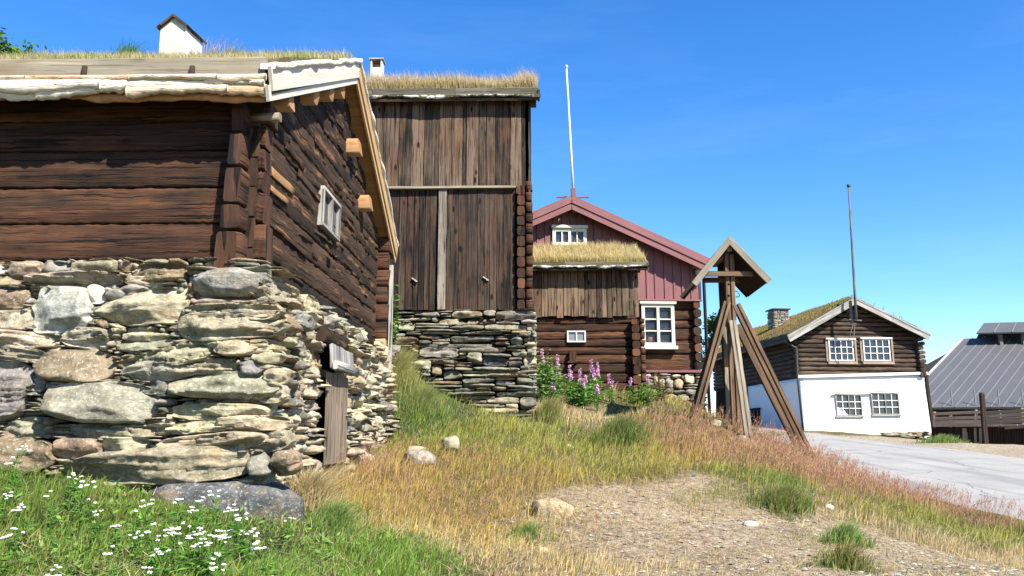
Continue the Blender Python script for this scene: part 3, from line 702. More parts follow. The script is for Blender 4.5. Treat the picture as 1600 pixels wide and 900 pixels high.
# far log ends of the back wall, right of the gable
mb = MB(18)
for k in range(7):
    z = fr.hu(590, 531, 0)[1]+k*.27; mb.beam((-.3, VW-.09, z+.135), (.16+.02*(k % 2), VW-.09, z+.135), .17, .262, seg=3, jit=.012, round_=5, endj=.012, rnd=.6)
mb.build('log_end', M['log_red'], b1)
mb = MB(19); z = fr.hu(590, 531, 0)[1]; mb.beam((-.1, VW-.1, z-.12), (.15, VW-.1, z-.12), .2, .23, seg=2, jit=.006); mb.build('corner_block', M['fresh'], b1)
mb = MB(20); mb.beam((.215, VW-.1, z-.5), (.20, VW-.1, z+1.15), .06, .03, (0, 1, 0), seg=3, jit=.004); mb.build('corner_board', M['silver'], b1)
# back and left log walls (simple, seen only from elsewhere)
mb = MB(21); mb.box((UL, VW-.17, zg0), (-.2, VW, zdeck(VW))); mb.box((UL, .17, zg0), (UL+.17, VW-.17, zdeck(VE)+.2)); mb.build('back_wall', M['log_dark'], b1)
# gable window
p00 = gp(500, 351, .03); p10 = gp(527, 372, .03); p01 = gp(503, 290, .03)
w1 = window(b1, p00+Vector((.0, 0, 0)), (0, 1, 0), (1, 0, 0), p10.y-p00.y, p01.z-p00.z, 2, 1, 1, fw=.036, frame='silver', glass='glass', depth=.07, label='small weathered grey gable window with two panes')
# roof deck, purlins, verge boards
UV_ = fr.hv(411, 155, VE)[0]; UVo = .17
rf1 = MB(22)
for sgn in (0, 1):
    for k in range(24):
        v0 = VE+.03+(VR-VE-.03)*k/24; v1 = VE+.03+(VR-VE-.03)*(k+1)/24-.004
        if sgn: v0, v1 = 2*VR-v0, 2*VR-v1
        a, b = Vector((0, v0, zdeck(v0)-.02)), Vector((0, v1, zdeck(v1)-.02)); m = (a+b)/2; d = b-a; up = Vector((0, -d.z, d.y)) if d.y > 0 else Vector((0, d.z, -d.y))
        rf1.beam((UL-.3, m.y, m.z), (UVo-.02, m.y, m.z), d.length, .03, up.normalized())
roof1 = rf1.build('roof', M['fresh_orange'], b1)
mb = MB(23)
def verge(mb, u, va, vb, off, h, t, mat=None, rnd=.5):
    """board standing on edge along the roof slope; off = below the top line"""
    mb.beam((u, va, ztop(va)-off), (u, vb, ztop(vb)-off), t, h, Vector((0, 0, 1)), seg=1, rnd=rnd)
verge(mb, UVo+.02, VE-.02, VR+.01, .085, .20, .03, rnd=.55); mb.build('verge_board', M['pale_board'], roof1)
mb = MB(24); verge(mb, UVo+.0, VE-.02, VR-.01, .215, .13, .028, rnd=.6); mb.build('verge_board', M['pale_board'], roof1)
mb = MB(25); verge(mb, UVo+.02, VR+.01, VB+.02, .085, .20, .03, rnd=.35); mb.build('verge_board', M['fresh'], roof1)
mb = MB(26); verge(mb, UVo+.0, VR+.01, VB+.02, .215, .13, .028, rnd=.6); mb.build('verge_board', M['fresh'], roof1)
# purlins
for (x, y, s) in [(558, 231, .2), (575, 318, .2)]:
    mb = MB(27); v, z = fr.hu(x, y, UVo-.06); mb.beam((-.5, v, z), (UVo-.02, v, z), s, s, seg=2, jit=.012, round_=6, endj=.02); mb.build('purlin', M['fresh_orange'], roof1)
for v in (.35, 1.15, 1.75, 2.25): mb = MB(27+int(v*9)); mb.beam((-.5, v, zdeck(v)-.13), (UVo-.02, v, zdeck(v)-.13), .18, .17, seg=2, jit=.014, round_=5, endj=.02); mb.build('purlin', M['fresh_orange'], roof1)
# lower horizontal timber of the near gable eave + dark bracket stub
mb = MB(28); v, z = fr.hv(436, 181, -.02)[0], fr.hv(436, 181, -.02)[1]; mb.beam((-.1, .02, z-.0), (v, .02, z), .09, .08, seg=2, jit=.01, round_=3); mb.build('log_end', M['grey_board'], b1)
# eave: fascia on edge, pegs, bark
ze_t = fr.hv(200, 93, VE+.03)[1]; ze_b = fr.hv(200, 122, VE)[1]; zk_b = fr.hv(200, 148, VE-.04)[1]
ur = fr.hv(415, 100, VE)[0]
mb = MB(29); mb.beam((UL-.3, VE+.03, (ze_t+ze_b)/2), (ur, VE+.03, (ze_t+ze_b)/2), .055, ze_t-ze_b, seg=8, jit=.003); mb.build('eave_board', M['grey_board'], roof1)
for x in (133, 301, -40):
    mb = MB(30); u = fr.hv(x, 113, VE)[0]; z0 = fr.hv(x, 123, VE-.03)[1]; mb.beam((u, VE-.03, z0-.02), (u+.0, VE-.015, z0+.12), .045, .03, (0, 1, 0), seg=2, jit=.006, round_=3, rnd=.1); mb.build('peg', M['tower_dark'], roof1)
mb = MB(31)
rb = random.Random(12)
for k, (zt, zb_, off, am) in enumerate([(ze_b+.014, ze_b-.045, -.045, .022), (ze_b-.02, (ze_b+zk_b)/2-.01, -.030, .035), (ze_b-.07, zk_b+.015, -.012, .04)]):
    x_ = UL-.3
    while x_ < ur:
        L_ = rb.uniform(.35, 1.3); o_ = off+rb.uniform(-.014, .014); dz = rb.uniform(-.016, .014)
        ragged_strip(mb, x_, min(x_+L_+.05, ur+.01), lambda u, o=o_: VE+o, zt+dz*.5, zb_+dz, .016+.008*k, rb.randint(0, 900), amp=am*1.5, res=.025, rnd=rb.random()); x_ += L_
mb.build('birch_bark', M['bark'], roof1)
mb = MB(32); ragged_strip(mb, UL-.3, ur-.02, lambda u: VE+.045, zk_b+.06, zk_b-.01, .03, 66, amp=.045); mb.build('bark_underside', M['bark_inner'], roof1)
# ragged bark edge along the verges
def slope_bark(parent, va, vb, u, seed, mat='bark', amp=.025, thick=.03, lift=.0):
    mb = MB(seed); n = int(abs(vb-va)/.05); base = 0
    for k in range(n+1):
        v = va+(vb-va)*k/n; z = ztop(v)+lift+float(n2(np.array([v*4.0]), np.array([0.]), seed)[0])*amp; uu = u+float(n2(np.array([v*6.0]), np.array([3.]), seed)[0])*.03
        mb.v += [Vector((u-.12, v, z+.02)), Vector((uu, v, z+.02+thick*.5)), Vector((uu+.01, v, z)), Vector((uu-.0, v, z-thick)), Vector((u-.12, v, z-thick))]
    for k in range(n):
        for q in range(5):
            a = k*5+q; c = k*5+(q+1) % 5; mb.face([a, c, c+5, a+5], [(0, 0)]*4, .5, True)
    mb.face([0, 1, 2, 3, 4], [(0, 0)]*5, .5); mb.face([n*5+q for q in range(5)][::-1], [(0, 0)]*5, .5)
    return mb.build('birch_bark', M[mat], parent)
slope_bark(roof1, VE-.03, VR, UVo+.05, 71, lift=.025, amp=.022); slope_bark(roof1, VR, VB+.02, UVo+.055, 72, lift=.02, amp=.03)
# turf
def pf(u): return [(VE+.07, zdeck(VE)+.03), (VE+.07, ze_t+.0), (VE+.3, ztop(VE+.3)+.10), (VR*.5, ztop(VR*.5)+.06), (VR, ztop(VR)+.05), (VR*1.5, ztop(VR*1.5)+.04), (VB-.07, ztop(VB)+.06), (VB-.07, zdeck(VB)+.03), (VR, zdeck(VR)+.03)]
turf1 = turf_body(roof1, UL-.3, UVo-.04, pf, 3)
zf = lambda u, v: np.array([ztop(q) for q in np.atleast_1d(v)])+.07
roof_grass(turf1, UL-.3, UVo-.02, VE+.10, VR+.3, zf, 26000, (.05, .15), 5, ((.46,.38,.19), (.20,.25,.06)), ((.60,.48,.30), .5), edge=.3, patch=1.2)
def roof_tuft(px, n, r, h, cb, ct, seed, vv=VR):
    rs = np.random.RandomState(seed); u0, _ = fr.hv(px, 75, vv); u = u0+rs.normal(0, r, n); v = vv+rs.normal(0, r, n); q = np.abs(u-u0)/r
    V, qd, t, c = blades(np.stack([u, v, zf(u, v)+.02], -1), h*rs.uniform(.4, 1, n)*np.clip(1.1-.3*q, .3, 1), np.full(n, .006), np.full(n, .8), np.array(cb)*rs.uniform(.6, 1.4, (n, 1)), np.array(ct)*rs.uniform(.7, 1.3, (n, 1)), rs)
    tag(mesh_np('roof_weed', V, [qd, t], M['grass'], turf1, col=c, smooth=False), kind='stuff')
roof_tuft(202, 420, .09, .30, (.07,.16,.03), (.16,.30,.07), 3); roof_tuft(345, 160, .22, .36, (.36,.28,.14), (.60,.38,.34), 4); roof_tuft(372, 300, .14, .18, (.12,.22,.04), (.25,.34,.1), 5); roof_tuft(90, 200, .3, .2, (.42,.34,.17), (.66,.5,.36), 6)
# ventilator box on the ridge
ub, _ = fr.hv(257, 80, VR-.1); uc, zt_ = fr.hv(290, 40, VR-.1); ud, _ = fr.hv(313, 80, VR+.15)
vz = ztop(VR)-.02
vb_ = MB(33); rot = R(-6)
cx = fr.hv(284, 60, VR)[0]
def vp(a, b, z): return Vector((cx+a*math.cos(rot)-b*math.sin(rot), VR+a*math.sin(rot)+b*math.cos(rot), z))
hw, hd, h1, h2 = .155, .20, .44, .55
pts = [vp(-hw, -hd, vz), vp(hw, -hd, vz), vp(hw, -hd, vz+h1), vp(0, -hd, vz+h2), vp(-hw, -hd, vz+h1)]
nrm = (vp(0, -1, 0)-vp(0, 0, 0)); vb_.poly(pts, nrm, .02, rnd=.7)
vent = vb_.build('roof_ventilator', M['pale_board'], roof1)
vb_ = MB(331); pts2 = [p-nrm*(2*hd-.02) for p in pts]; vb_.poly(pts2, nrm, .02); vb_.build('back_board', M['silver'], vent)
for s_ in (-1, 1): mb = MB(34); mb.beam(vp(s_*(hw+.006), -hd+.0, vz+h1/2), vp(s_*(hw+.006), hd, vz+h1/2), .02, h1, (0, 0, 1), rnd=.9); mb.build('side_board', M['pole_white'], vent)
mb = MB(35)
for s_ in (-1, 1):
    a = vp(0, 0, vz+h2+.02); b = vp(s_*(hw+.05), 0, vz+h1-.035); d = b-a; ax = (vp(0, 1, 0)-vp(0, 0, 0)); m = (a+b)/2
    mb.beam(m-ax*(hd+.04), m+ax*(hd+.04), d.length, .03, d.cross(ax).normalized(), seg=4, jit=.008)
mb.build('shingle_cap', M['black_log'], vent)

# ---- footing: front face and gable face
ZT = zp1(410); ZB = -.55
def bat(z): return .10+.19*np.clip((ZT-z)/(ZT+.1), 0, 1.2)
def mfront(s, z, o): return np.stack([s, -bat(z)-o, z], -1)
def mgable(s, z, o): return np.stack([-.0+bat(z)*.9+.02+o, s, z], -1)
def pf_(x, y):
    v = -.3
    for _ in range(4): u, z = fr.hv(x, y, v); v = -float(bat(z))-.08
    return u, z
S1 = Stones(mfront, 21)
tr = [ # x0 y0 x1 y1 p taper rot col layer d
 (-30,413,9,429,4,0,0,'white',.1,.1),(10,408,63,431,5,0,0,'pink',.1,.12),(63,409,108,430,5,0,0,'grey',.2,.11),(108,405,184,426,6,0,0,'beige',.1,.13),(184,409,207,424,3.5,0,0,'tan',.3,.1),(207,411,289,440,3,-.1,-.04,'brown',.5,.12),
 (36,425,192,447,3,.1,.03,'beige',.5,.14),(192,432,259,447,2.6,0,-.06,'beige',.6,.1),(-30,431,35,449,4,0,0,'brown',.3,.1),(-40,449,46,484,5,0,0,'brown',.2,.11),(-40,484,54,516,5,0,.02,'yellow',.5,.12),
 (47,449,147,521,5,-.08,.03,'white',.1,.15),(131,446,164,474,3,-.2,-.5,'white',.1,.1),(179,443,231,461,2.8,.1,.03,'grey',.4,.1),(164,452,199,472,2.6,0,.1,'grey',.5,.08),
 (148,451,296,507,3,.45,.12,'yellow',.4,.16),(-30,518,93,544,4,-.1,-.05,'pink',.6,.13),(92,511,170,542,2.8,-.1,.0,'green',.6,.13),(188,519,262,533,3,0,0,'beige',.8,.1),(178,528,272,549,2.8,0,.02,'green',.9,.12),
 (-20,541,70,565,2.8,0,-.04,'green',.7,.12),(62,540,94,554,2.8,0,.03,'beige',.4,.09),(55,545,184,598,2.3,.04,0,'brown',.05,.17),(183,536,330,577,3,.15,.16,'beige',1.0,.15),(188,560,322,595,2.8,.1,.16,'green',.9,.14),
 (219,594,273,617,2.8,0,.03,'slate',.4,.1),(-50,562,52,658,4,-.15,0,'grey',.6,.15),(67,596,248,662,2.7,0,-.02,'green',.05,.19),(46,574,70,612,3,0,0,'grey',.8,.09),(68,598,100,614,2.6,0,-.3,'grey',.5,.08),
 (262,580,436,624,3.2,.1,.02,'green',.5,.17),(-60,680,90,740,3,-.1,-.06,'brown',.1,.18),(82,685,154,717,3.4,0,-.03,'brown',.2,.13),(153,682,234,713,3,0,-.04,'beige',.7,.12),
 (100,700,405,754,2.9,.1,.05,'beige',.9,.2),(2,660,74,683,3.4,-.1,-.05,'green',.5,.1),(106,663,188,684,2.6,0,-.02,'slate',.9,.1),(163,664,240,687,2.6,0,0,'beige',.8,.1),
 (221,655,272,673,2.8,0,0,'green',.8,.1),(266,631,347,655,3,0,.03,'beige',1,.12),(259,655,362,677,3,0,.04,'beige',.9,.14),(243,677,420,704,3,.05,.03,'beige',1,.16),
 (232,757,298,774,3,0,0,'green',.5,.1),(128,751,232,764,4,0,0,'beige',.6,.1),(296,459,400,477,3,0,0,'beige',1,.11),(284,472,440,503,3,.0,.05,'beige',1,.16),(276,484,445,532,3,-.15,.04,'green',1,.17),
 (280,520,331,536,3,0,.0,'beige',.9,.1),(317,522,386,545,2.8,0,-.02,'beige',.8,.12),(332,529,402,558,2.4,0,.0,'beige',.4,.15),(280,536,332,562,3,0,.03,'slate',1,.11),(264,560,370,584,3,0,.02,'beige',1,.13),
 (374,563,412,586,2.4,0,0,'grey',.2,.13),(298,630,420,656,3,0,.02,'beige',1,.15),(338,649,452,674,3,0,.02,'beige',.9,.15),(388,705,430,744,2.8,0,.1,'slate',.4,.15),(422,705,463,744,2.6,0,.1,'brown',.1,.16),
 (392,545,440,566,2.8,0,0,'beige',.8,.12),(410,575,446,600,2.8,0,0,'beige',.6,.12),(398,600,446,632,2.8,0,0,'beige',.9,.13),(402,672,452,706,2.8,0,0,'beige',.6,.14)]
boxes = []
for (x0, y0, x1, y1, p, tp, ro, co, la, d) in tr:
    ua, za_ = pf_(x0, y1); ubb, zb_ = pf_(x1, y0); boxes.append((ua, za_, ubb, zb_))
    S1.add(ua-.005, za_-.005, ubb+.005, zb_+.005, d=d, p=p, res=.0105, taper=tp, rot=ro, col=co, layer=la)
def m1(X, Zz):
    o = np.zeros((X.shape[0], Zz.shape[1]), bool)
    for (a, b, c, d) in boxes:
        cx_, cz_ = (a+c)/2, (b+d)/2; o |= (np.abs((X-cx_)/((c-a)/2))**3.2+np.abs((Zz-cz_)/((d-b)/2))**3.2) < .92
    return o
UEND = .28
S1.fill(UL, UEND, -.1, ZT+.0, (.10, .42), (.022, .065), ['beige', 'green', 'slate', 'beige', 'brown', 'grey'], mask=lambda X, Zz: m1(X, Zz)|(X > bat(Zz)*.9+.09), dr=(.05, .13), layer=1.0, res=.013)
f1 = S1.build('stone_footing', M['stone'], b1)
# gable face
S2 = Stones(mgable, 22)
dv0 = fr.hu(511, 640, .31)[0]; dv1 = fr.hu(542, 640, .31)[0]
ztop_g = fr.hu(440, 460, .05)[1]
def zg_top(v): return np.interp(v, [0, .25, .8, 2.0, 3.0, VW], [zg0+.12, zg0+.10, zg0+.02, zg0-.02, zg0-.03, zg0-.02])
def m2(X, Zz): return (X < -bat(Zz)-.07) | ((X > dv0+.02) & (X < dv1+.06) & (Zz < fr.hu(525, 525, .31)[1])) | (Zz > zg_top(X))
S2.courses(-.24, 5.8, .0, zg0+.10, (.18, .62), (.07, .19), ['beige', 'yellow', 'beige', 'green', 'tan', 'pink', 'beige', 'yellow', 'slate'], mask=lambda a, b: bool(m2(a, b)), dr=(.05, .18), pr=(2.2, 4.5), layer=.9, res=.014, gap=.010, rough=2.0)
S2.build('stone_footing', M['stone'], b1)
# back and far sides of the footing (plain core) and the backing, coloured near black for the shade in the joints
mb = MB(36)
core = [(UL-.1, -.08, -.6), (.02+.02, -.08, -.6), (.04, VW+.1, -.6), (UL-.1, VW+.1, -.6)]
b_ = len(mb.v); zz = zg0-.01
bt, tt = float(bat(0.))-.01, .09
for (o_, z) in ((bt+.03, -.3), (tt, zz)):
    mb.v += [Vector((UL-.1, -o_, z)), Vector((o_*.9, -o_, z)), Vector((o_*.9, VW+o_, z)), Vector((UL-.1, VW+o_, z))]
for k in range(4): mb.face([k, (k+1) % 4, 4+(k+1) % 4, 4+k], [(0, 0)]*4, .5)
mb.face([3, 2, 1, 0], [(0, 0)]*4, .5); mb.face([4, 5, 6, 7], [(0, 0)]*4, .5)
mb.build('footing_core', M['joint_shade'], b1)
# big corner stones
def add_b(lst, px, py, v, size, col, seed, **kw):
    u, z = fr.hv(px, py, v); lst.append(boulder((u, v+size[1]*.3, z), size, col, seed, **kw))
lst = []
add_b(lst, 353, 441, -.24, (.66, .5, .25), 'grey', 5, p=3.4, rough=1.5, n=64, layer=.5)
add_b(lst, 338, 806, -.36, (1.16, .6, .5), 'dark', 9, p=4.5, rough=.9, n=64, layer=.15)
for v_, f_, c_ in lst: mesh_np('corner_stone', v_, f_, M['stone'], b1, col=c_)
# cellar door in the gable footing
mb = MB(37); ud_ = .31; zb_ = fr.hu(525, 716, ud_)[1]; zm = fr.hu(525, 585, ud_)[1]; zt_ = fr.hu(525, 543, ud_)[1]
nb = 5
for k in range(nb):
    v0 = dv0+(dv1-dv0)*k/nb; v1 = dv0+(dv1-dv0)*(k+1)/nb-.006; mb.beam((ud_, (v0+v1)/2, zb_-.05), (ud_-.01, (v0+v1)/2, zm), v1-v0, .03, (1, 0, 0), seg=5, jit=.003)
door = mb.build('cellar_door', M['door_wood'], b1); door['label'] = 'narrow weathered cellar door of upright boards'
mb = MB(38)
for k in range(nb+1):
    v0 = dv0-.08+(dv1-dv0+.1)*k/(nb+1); v1 = dv0-.08+(dv1-dv0+.1)*(k+1)/(nb+1)-.006; mb.beam((ud_+.05, (v0+v1)/2, zm+.03), (ud_+.03, (v0+v1)/2, zt_), v1-v0, .03, (1, 0, 0), seg=3, jit=.004, endj=.015)
mb.beam((ud_+.09, dv0-.10, zm+.07), (ud_+.09, dv1+.05, zm+.07), .05, .09, (0, 0, 1), seg=3, jit=.01, round_=3)
mb.build('door_hood', M['silver'], door)
mb = MB(39); mb.beam((.20, dv0-.12, zt_+.10), (.20, dv1+.05, zt_+.10), .2, .17, seg=4, jit=.012, round_=5); mb.beam((.14, dv0-.12, zt_+.25), (.14, dv1+.0, zt_+.25), .2, .12, seg=4, jit=.012, round_=5); mb.build('lintel', M['log_dark'], b1)
# ================================================================ barn 2 (tall, boarded)
def gable_turf_roof(root, u0, u1, VE, VR, ze, sl, t_turf, seed, verge_mat, bark_mat, grass_args, deck_mat='black_log', fascia=None, board_h=.13, bark_h=.07, u1b=None):
    """eave along u facing the front; returns the roof part with its sub-parts"""
    zt = lambda v: ze+sl*(np.minimum(v, 2*VR-v)-VE)
    VBk = 2*VR-VE; d = MB(seed); u1f = u1; u1b = u1 if u1b is None else u1b
    for (a, b) in ((VE, VR), (VBk, VR)):
        u1 = u1f if a == VE else u1b
        A_, B_ = Vector((0, a, float(zt(a)))), Vector((0, b, float(zt(b)))); m = (A_+B_)/2; dd = B_-A_; up = Vector((0, -dd.z, dd.y)) if dd.y > 0 else Vector((0, dd.z, -dd.y))
        d.beam((u0, m.y, m.z), (u1, m.y, m.z), dd.length, .05, up.normalized())
    roof = d.build('roof', M[deck_mat], root); u1 = u1f
    mb = MB(seed+1); n = max(1, int((u1-u0)/1.4)); L_ = (u1-u0)/n
    for k in range(n):
        mb.beam((u0+L_*k, VE-.01, ze+t_turf-.02), (u0+L_*(k+1)-.008, VE-.01, ze+t_turf-.02+random.Random(k).uniform(-.006, .006)), .045, board_h, seg=3, jit=.006)
    mb.build('eave_board', M[fascia or 'grey_board'], roof)
    mb = MB(seed+2); ragged_strip(mb, u0, u1, lambda u: VE-.035, ze+t_turf-board_h/2-.015, ze+t_turf-board_h/2-.015-bark_h, .03, seed+3, res=.04, amp=.05); mb.build('birch_bark', M[bark_mat], roof)
    def pf(u): return [(VE+.04, ze+.03), (VE+.04, ze+t_turf+.02), (VE+.25, float(zt(VE+.25))+t_turf), (VR, float(zt(VR))+t_turf), (VBk-.25, float(zt(VBk-.25))+t_turf), (VBk-.04, ze+t_turf), (VBk-.04, ze+.03), (VR, float(zt(VR))+.03)]
    pf0 = pf
    def pf(u): return [(v, z) if v <= VR or u < u1b else (VR+.02+.01*(v-VR), float(zt(VR))+(t_turf if z > zt(v)+.08 else .03)) for v, z in pf0(u)]
    tf = turf_body(roof, u0+.02, u1-.03, pf, seed, mat='moss')
    for (a, b) in ((VE-.02, VR), (VBk+.02, VR)):
        for uu in (u0, u1 if a < VR else u1b):
            mb = MB(seed+4); mb.beam((uu, a, float(zt(a))+t_turf*.4), (uu, b, float(zt(b))+t_turf*.4), .035, t_turf*1.3, (0, 0, 1), seg=5, jit=.004)
            mb.build('verge_board', M[verge_mat], roof)
    if grass_args: roof_grass(tf, u0+.03, u1-.03, VE+.05, VR+.4, lambda u, v: zt(v)+t_turf, **grass_args)
    return roof, zt

f2 = Frame(tuple(at(836, 487, 14.0)*1), A0); zg2 = Hs(f2.o.x, f2.o.y)-.25; f2 = Frame((f2.o.x, f2.o.y, zg2), A0)
b2 = thing('boarded_barn', f2.o, A0, 'tall dark barn of upright weathered boards on a slate base with tall roof grass', 'barn')
u2 = lambda x, y=300, v=0.: f2.hv(x, y, v)[0]
z2 = lambda y, x=700, v=0.: f2.hv(x, y, v)[1]
D2 = 4.6; UL2 = u2(470)
zb2 = z2(486); zm2 = z2(291, v=-.06); zt2 = z2(150, v=-.06)
# upper boarding (its own edges traced)
xs = [470,490,508,526,544,562,580,599,623,643,664,683,700,705,724,738,747,766,774,785,796,808,816,822]
xs = xs[:6]+[580,599,624,643,663,686,706,723,729,748,760,774,797,815,821]
mb = MB(41); rr = random.Random(8)
for a, b in zip(xs[:-1], xs[1:]):
    ua, ub = u2(a, 220, -.06), u2(b, 220, -.06)
    mb.beam(((ua+ub)/2, -.06+rr.uniform(-.006, .006), zm2+rr.uniform(-.02, .0)), ((ua+ub)/2, -.06+rr.uniform(-.006, .006), zt2), ub-ua-.010, .028, (0, 1, 0), seg=6, jit=.005, ch=.16, rnd=rr.uniform(.1, 1))
mb.build('upper_boarding', M['barn_board'], b2)
mb = MB(42); mb.beam((UL2, -.06, zm2-.03), (u2(806, 291, -.08), -.06, zm2-.03), .11, .045, seg=8, jit=.006, rnd=.9); mb.build('ledge_beam', M['grey_board'], b2)
# lower boarding left of the post, and right leaf
mb = MB(43)
xs = [470,490,508,526,545,563,585,606,622,634,646,654,663,671,683]
for a, b in zip(xs[:-1], xs[1:]):
    ua, ub = u2(a, 400, .0), u2(b, 400, .0); mb.beam(((ua+ub)/2, rr.uniform(-.006, .006), zb2+rr.uniform(.0, .03)), ((ua+ub)/2, rr.uniform(-.006, .006), zm2-.05), ub-ua-.010, .028, (0, 1, 0), seg=6, jit=.005, ch=.16, rnd=rr.uniform(.1, 1))
mb.build('lower_boarding', M['barn_dark'], b2)
mb = MB(44); ua = u2(690.5, 400, -.05); mb.beam((ua, -.05, zb2+.02), (ua, -.05, zm2-.06), .145, .05, (0, 1, 0), seg=14, jit=.008, rnd=.75); mb.build('door_post', M['post_grey'], b2)
mb = MB(45)
xs = [698,709,716,729,746,757,765,776,787,797,805]
for a, b in zip(xs[:-1], xs[1:]):
    ua, ub = u2(a, 400, -.02), u2(b, 400, -.02); mb.beam(((ua+ub)/2, -.02+rr.uniform(-.005, .005), zb2+rr.uniform(.0, .02)), ((ua+ub)/2, -.02+rr.uniform(-.005, .005), zm2-.055), ub-ua-.004, .028, (0, 1, 0), seg=6, jit=.004, ch=.12, rnd=rr.uniform(.05, .75))
d2 = mb.build('barn_door', M['barn_dark'], b2); d2['label'] = 'broad door of narrow dark upright boards'
for (px, py) in ((648, 438), (759, 436)):
    mb = MB(46); u, z = f2.hv(px, py, -.04); mb.beam((u-.05, -.045, z+.04), (u+.05, -.045, z-.03), .02, .05, (0, 1, 0), seg=2, jit=.004, rnd=.9)
    mb.tube([(u, -.05, z), (u, -.09, z), (u+.02, -.09, z-.04)], .008); mb.build('door_catch', M['silver'], b2)
# corner log ends
mb = MB(47); zc = zb2
k = 0
while zc < zm2-.05:
    h = .19
    ua, ub = u2(808, 400, -.14), u2(820, 400, -.14); mb.beam(((ua+ub)/2, -.14, zc+h/2), ((ua+ub)/2, .3, zc+h/2), ub-ua, h-.012, seg=2, jit=.012, round_=4, endj=.01)
    zc += h
mb.build('log_end', M['log_red'], b2)
mb = MB(48); zc = zb2-.0
while zc < zm2+.0:
    h = .20; ub = u2(832+rr.uniform(-1.5, 1.5), 400, .0)
    mb.beam((u2(822), .05, zc+h/2), (ub, .05, zc+h/2), .16, h-.014, seg=2, jit=.012, round_=4, endj=.012); zc += h
mb.build('log_end', M['log_red'], b2)
mb = MB(49)
ur2 = u2(829, 300, .0)
mb.box((UL2, .16, zb2-.1), (u2(822)-.02, D2, zt2)); mb.build('barn_core', M['black_log'], b2)
mb = MB(50)   # boards closing the right gable, seen edge on
for k in range(16):
    v0 = -.02+k*D2/16; zt_ = zt2+.45*min(v0, D2-v0)
    if k < 8 or 1: mb.beam((ur2-.02, v0+D2/32, zm2-.1), (ur2-.02, v0+D2/32, zt_), .028, D2/16-.01, (0, 1, 0), seg=3, jit=.005)
mb.build('gable_boarding', M['barn_board'], b2)
mb = MB(51); mb.poly([(ur2-.06, -.0, zt2-.02), (ur2-.06, D2, zt2-.02), (ur2-.06, D2/2, zt2+.45*D2/2)], (1, 0, 0), .03)
for k in range(int((zm2-zb2)/.2)+1): mb.beam((ur2-.1, .1, zb2+k*.2+.1), (ur2-.1, D2, zb2+k*.2+.1), .16, .19, seg=10, jit=.012, round_=4)
mb.build('gable_wall', M['log_dark'], b2)
ze2 = f2.hv(700, 152, -.28)[1]
r2_, zt2f = gable_turf_roof(b2, UL2-.2, u2(842, 145, -.28), -.28, D2/2, ze2-.05, .47, .17, 52, 'barn_dark', 'bark_old',
    dict(n=30000, hr=(.14, .42), seed=9, pal=((.32,.33,.09), (.44,.38,.14)), tip=((.66,.50,.40), .75), edge=.55, wmul=1.5), fascia='eave_old', board_h=.13, bark_h=.045, u1b=u2(829))
for v in (.15, .7): mb = MB(53); mb.beam((UL2, v, ze2-.14+.47*(v+.28)), (u2(838, 160, -.1), v, ze2-.14+.47*(v+.28)), .16, .16, seg=3, jit=.01, round_=4); mb.build('purlin', M['barn_dark'], r2_)
# small wooden flue with an open front
vv = D2/2-.2; ux = f2.hv(588, 100, vv)[0]; zA = f2.hv(588, 135, vv)[1]; zB = f2.hv(588, 93, vv)[1]
mb = MB(54); w_ = .25
for (lo, hi) in (((ux-w_/2, vv, zA-.4), (ux-w_/2+.03, vv+.25, zB)), ((ux+w_/2-.03, vv, zA-.4), (ux+w_/2, vv+.25, zB)), ((ux-w_/2+.03, vv+.22, zA-.4), (ux+w_/2-.03, vv+.25, zB)), ((ux-w_/2+.03, vv, zA-.4), (ux+w_/2-.03, vv+.03, zB-.18))): mb.box(lo, hi, rnd=.8)
fl = mb.build('wooden_flue', M['pale_board'], r2_)
mb = MB(55); mb.box((ux-w_/2-.03, vv-.03, zB), (ux+w_/2+.03, vv+.28, zB+.03), rnd=.6); mb.build('flue_cap', M['silver'], fl)
# slate footing
zf2 = zb2; zlow = f2.hv(800, 690, 0)[1]
def m2f(s, z, o): return np.stack([s, -.04-.06*np.clip((zf2-z)/2, 0, 1)-o, z], -1)
def m2g(s, z, o): return np.stack([u2(838, 560, -.1)+.03*np.clip((zf2-z)/2, 0, 1)-.10+o, s, z], -1)
S3 = Stones(m2f, 33)
S3.courses(UL2, u2(838, 560, -.12)-.0, zlow, zf2, (.16, .85), (.045, .11), ['slate', 'green', 'slate', 'grey', 'brown', 'green', 'slate', 'beige', 'beige', 'dark'], dr=(.03, .15), pr=(2.6, 6), layer=1.0, res=.024, gap=.014, rough=1.4)
S3.build('stone_footing', M['slate'], b2)
S4 = Stones(m2g, 34)
S4.courses(-.10, D2, zlow, zf2, (.2, .8), (.055, .13), ['slate', 'green', 'grey', 'beige', 'dark'], dr=(.04, .10), pr=(2.6, 7), layer=.8, res=.04, gap=.012)
S4.build('stone_footing', M['slate'], b2)
mb = MB(56); mb.box((UL2, -.03, zlow-.3), (u2(832, 560, 0)-.03, D2, zf2-.01)); mb.build('footing_core', M['joint_shade'], b2)

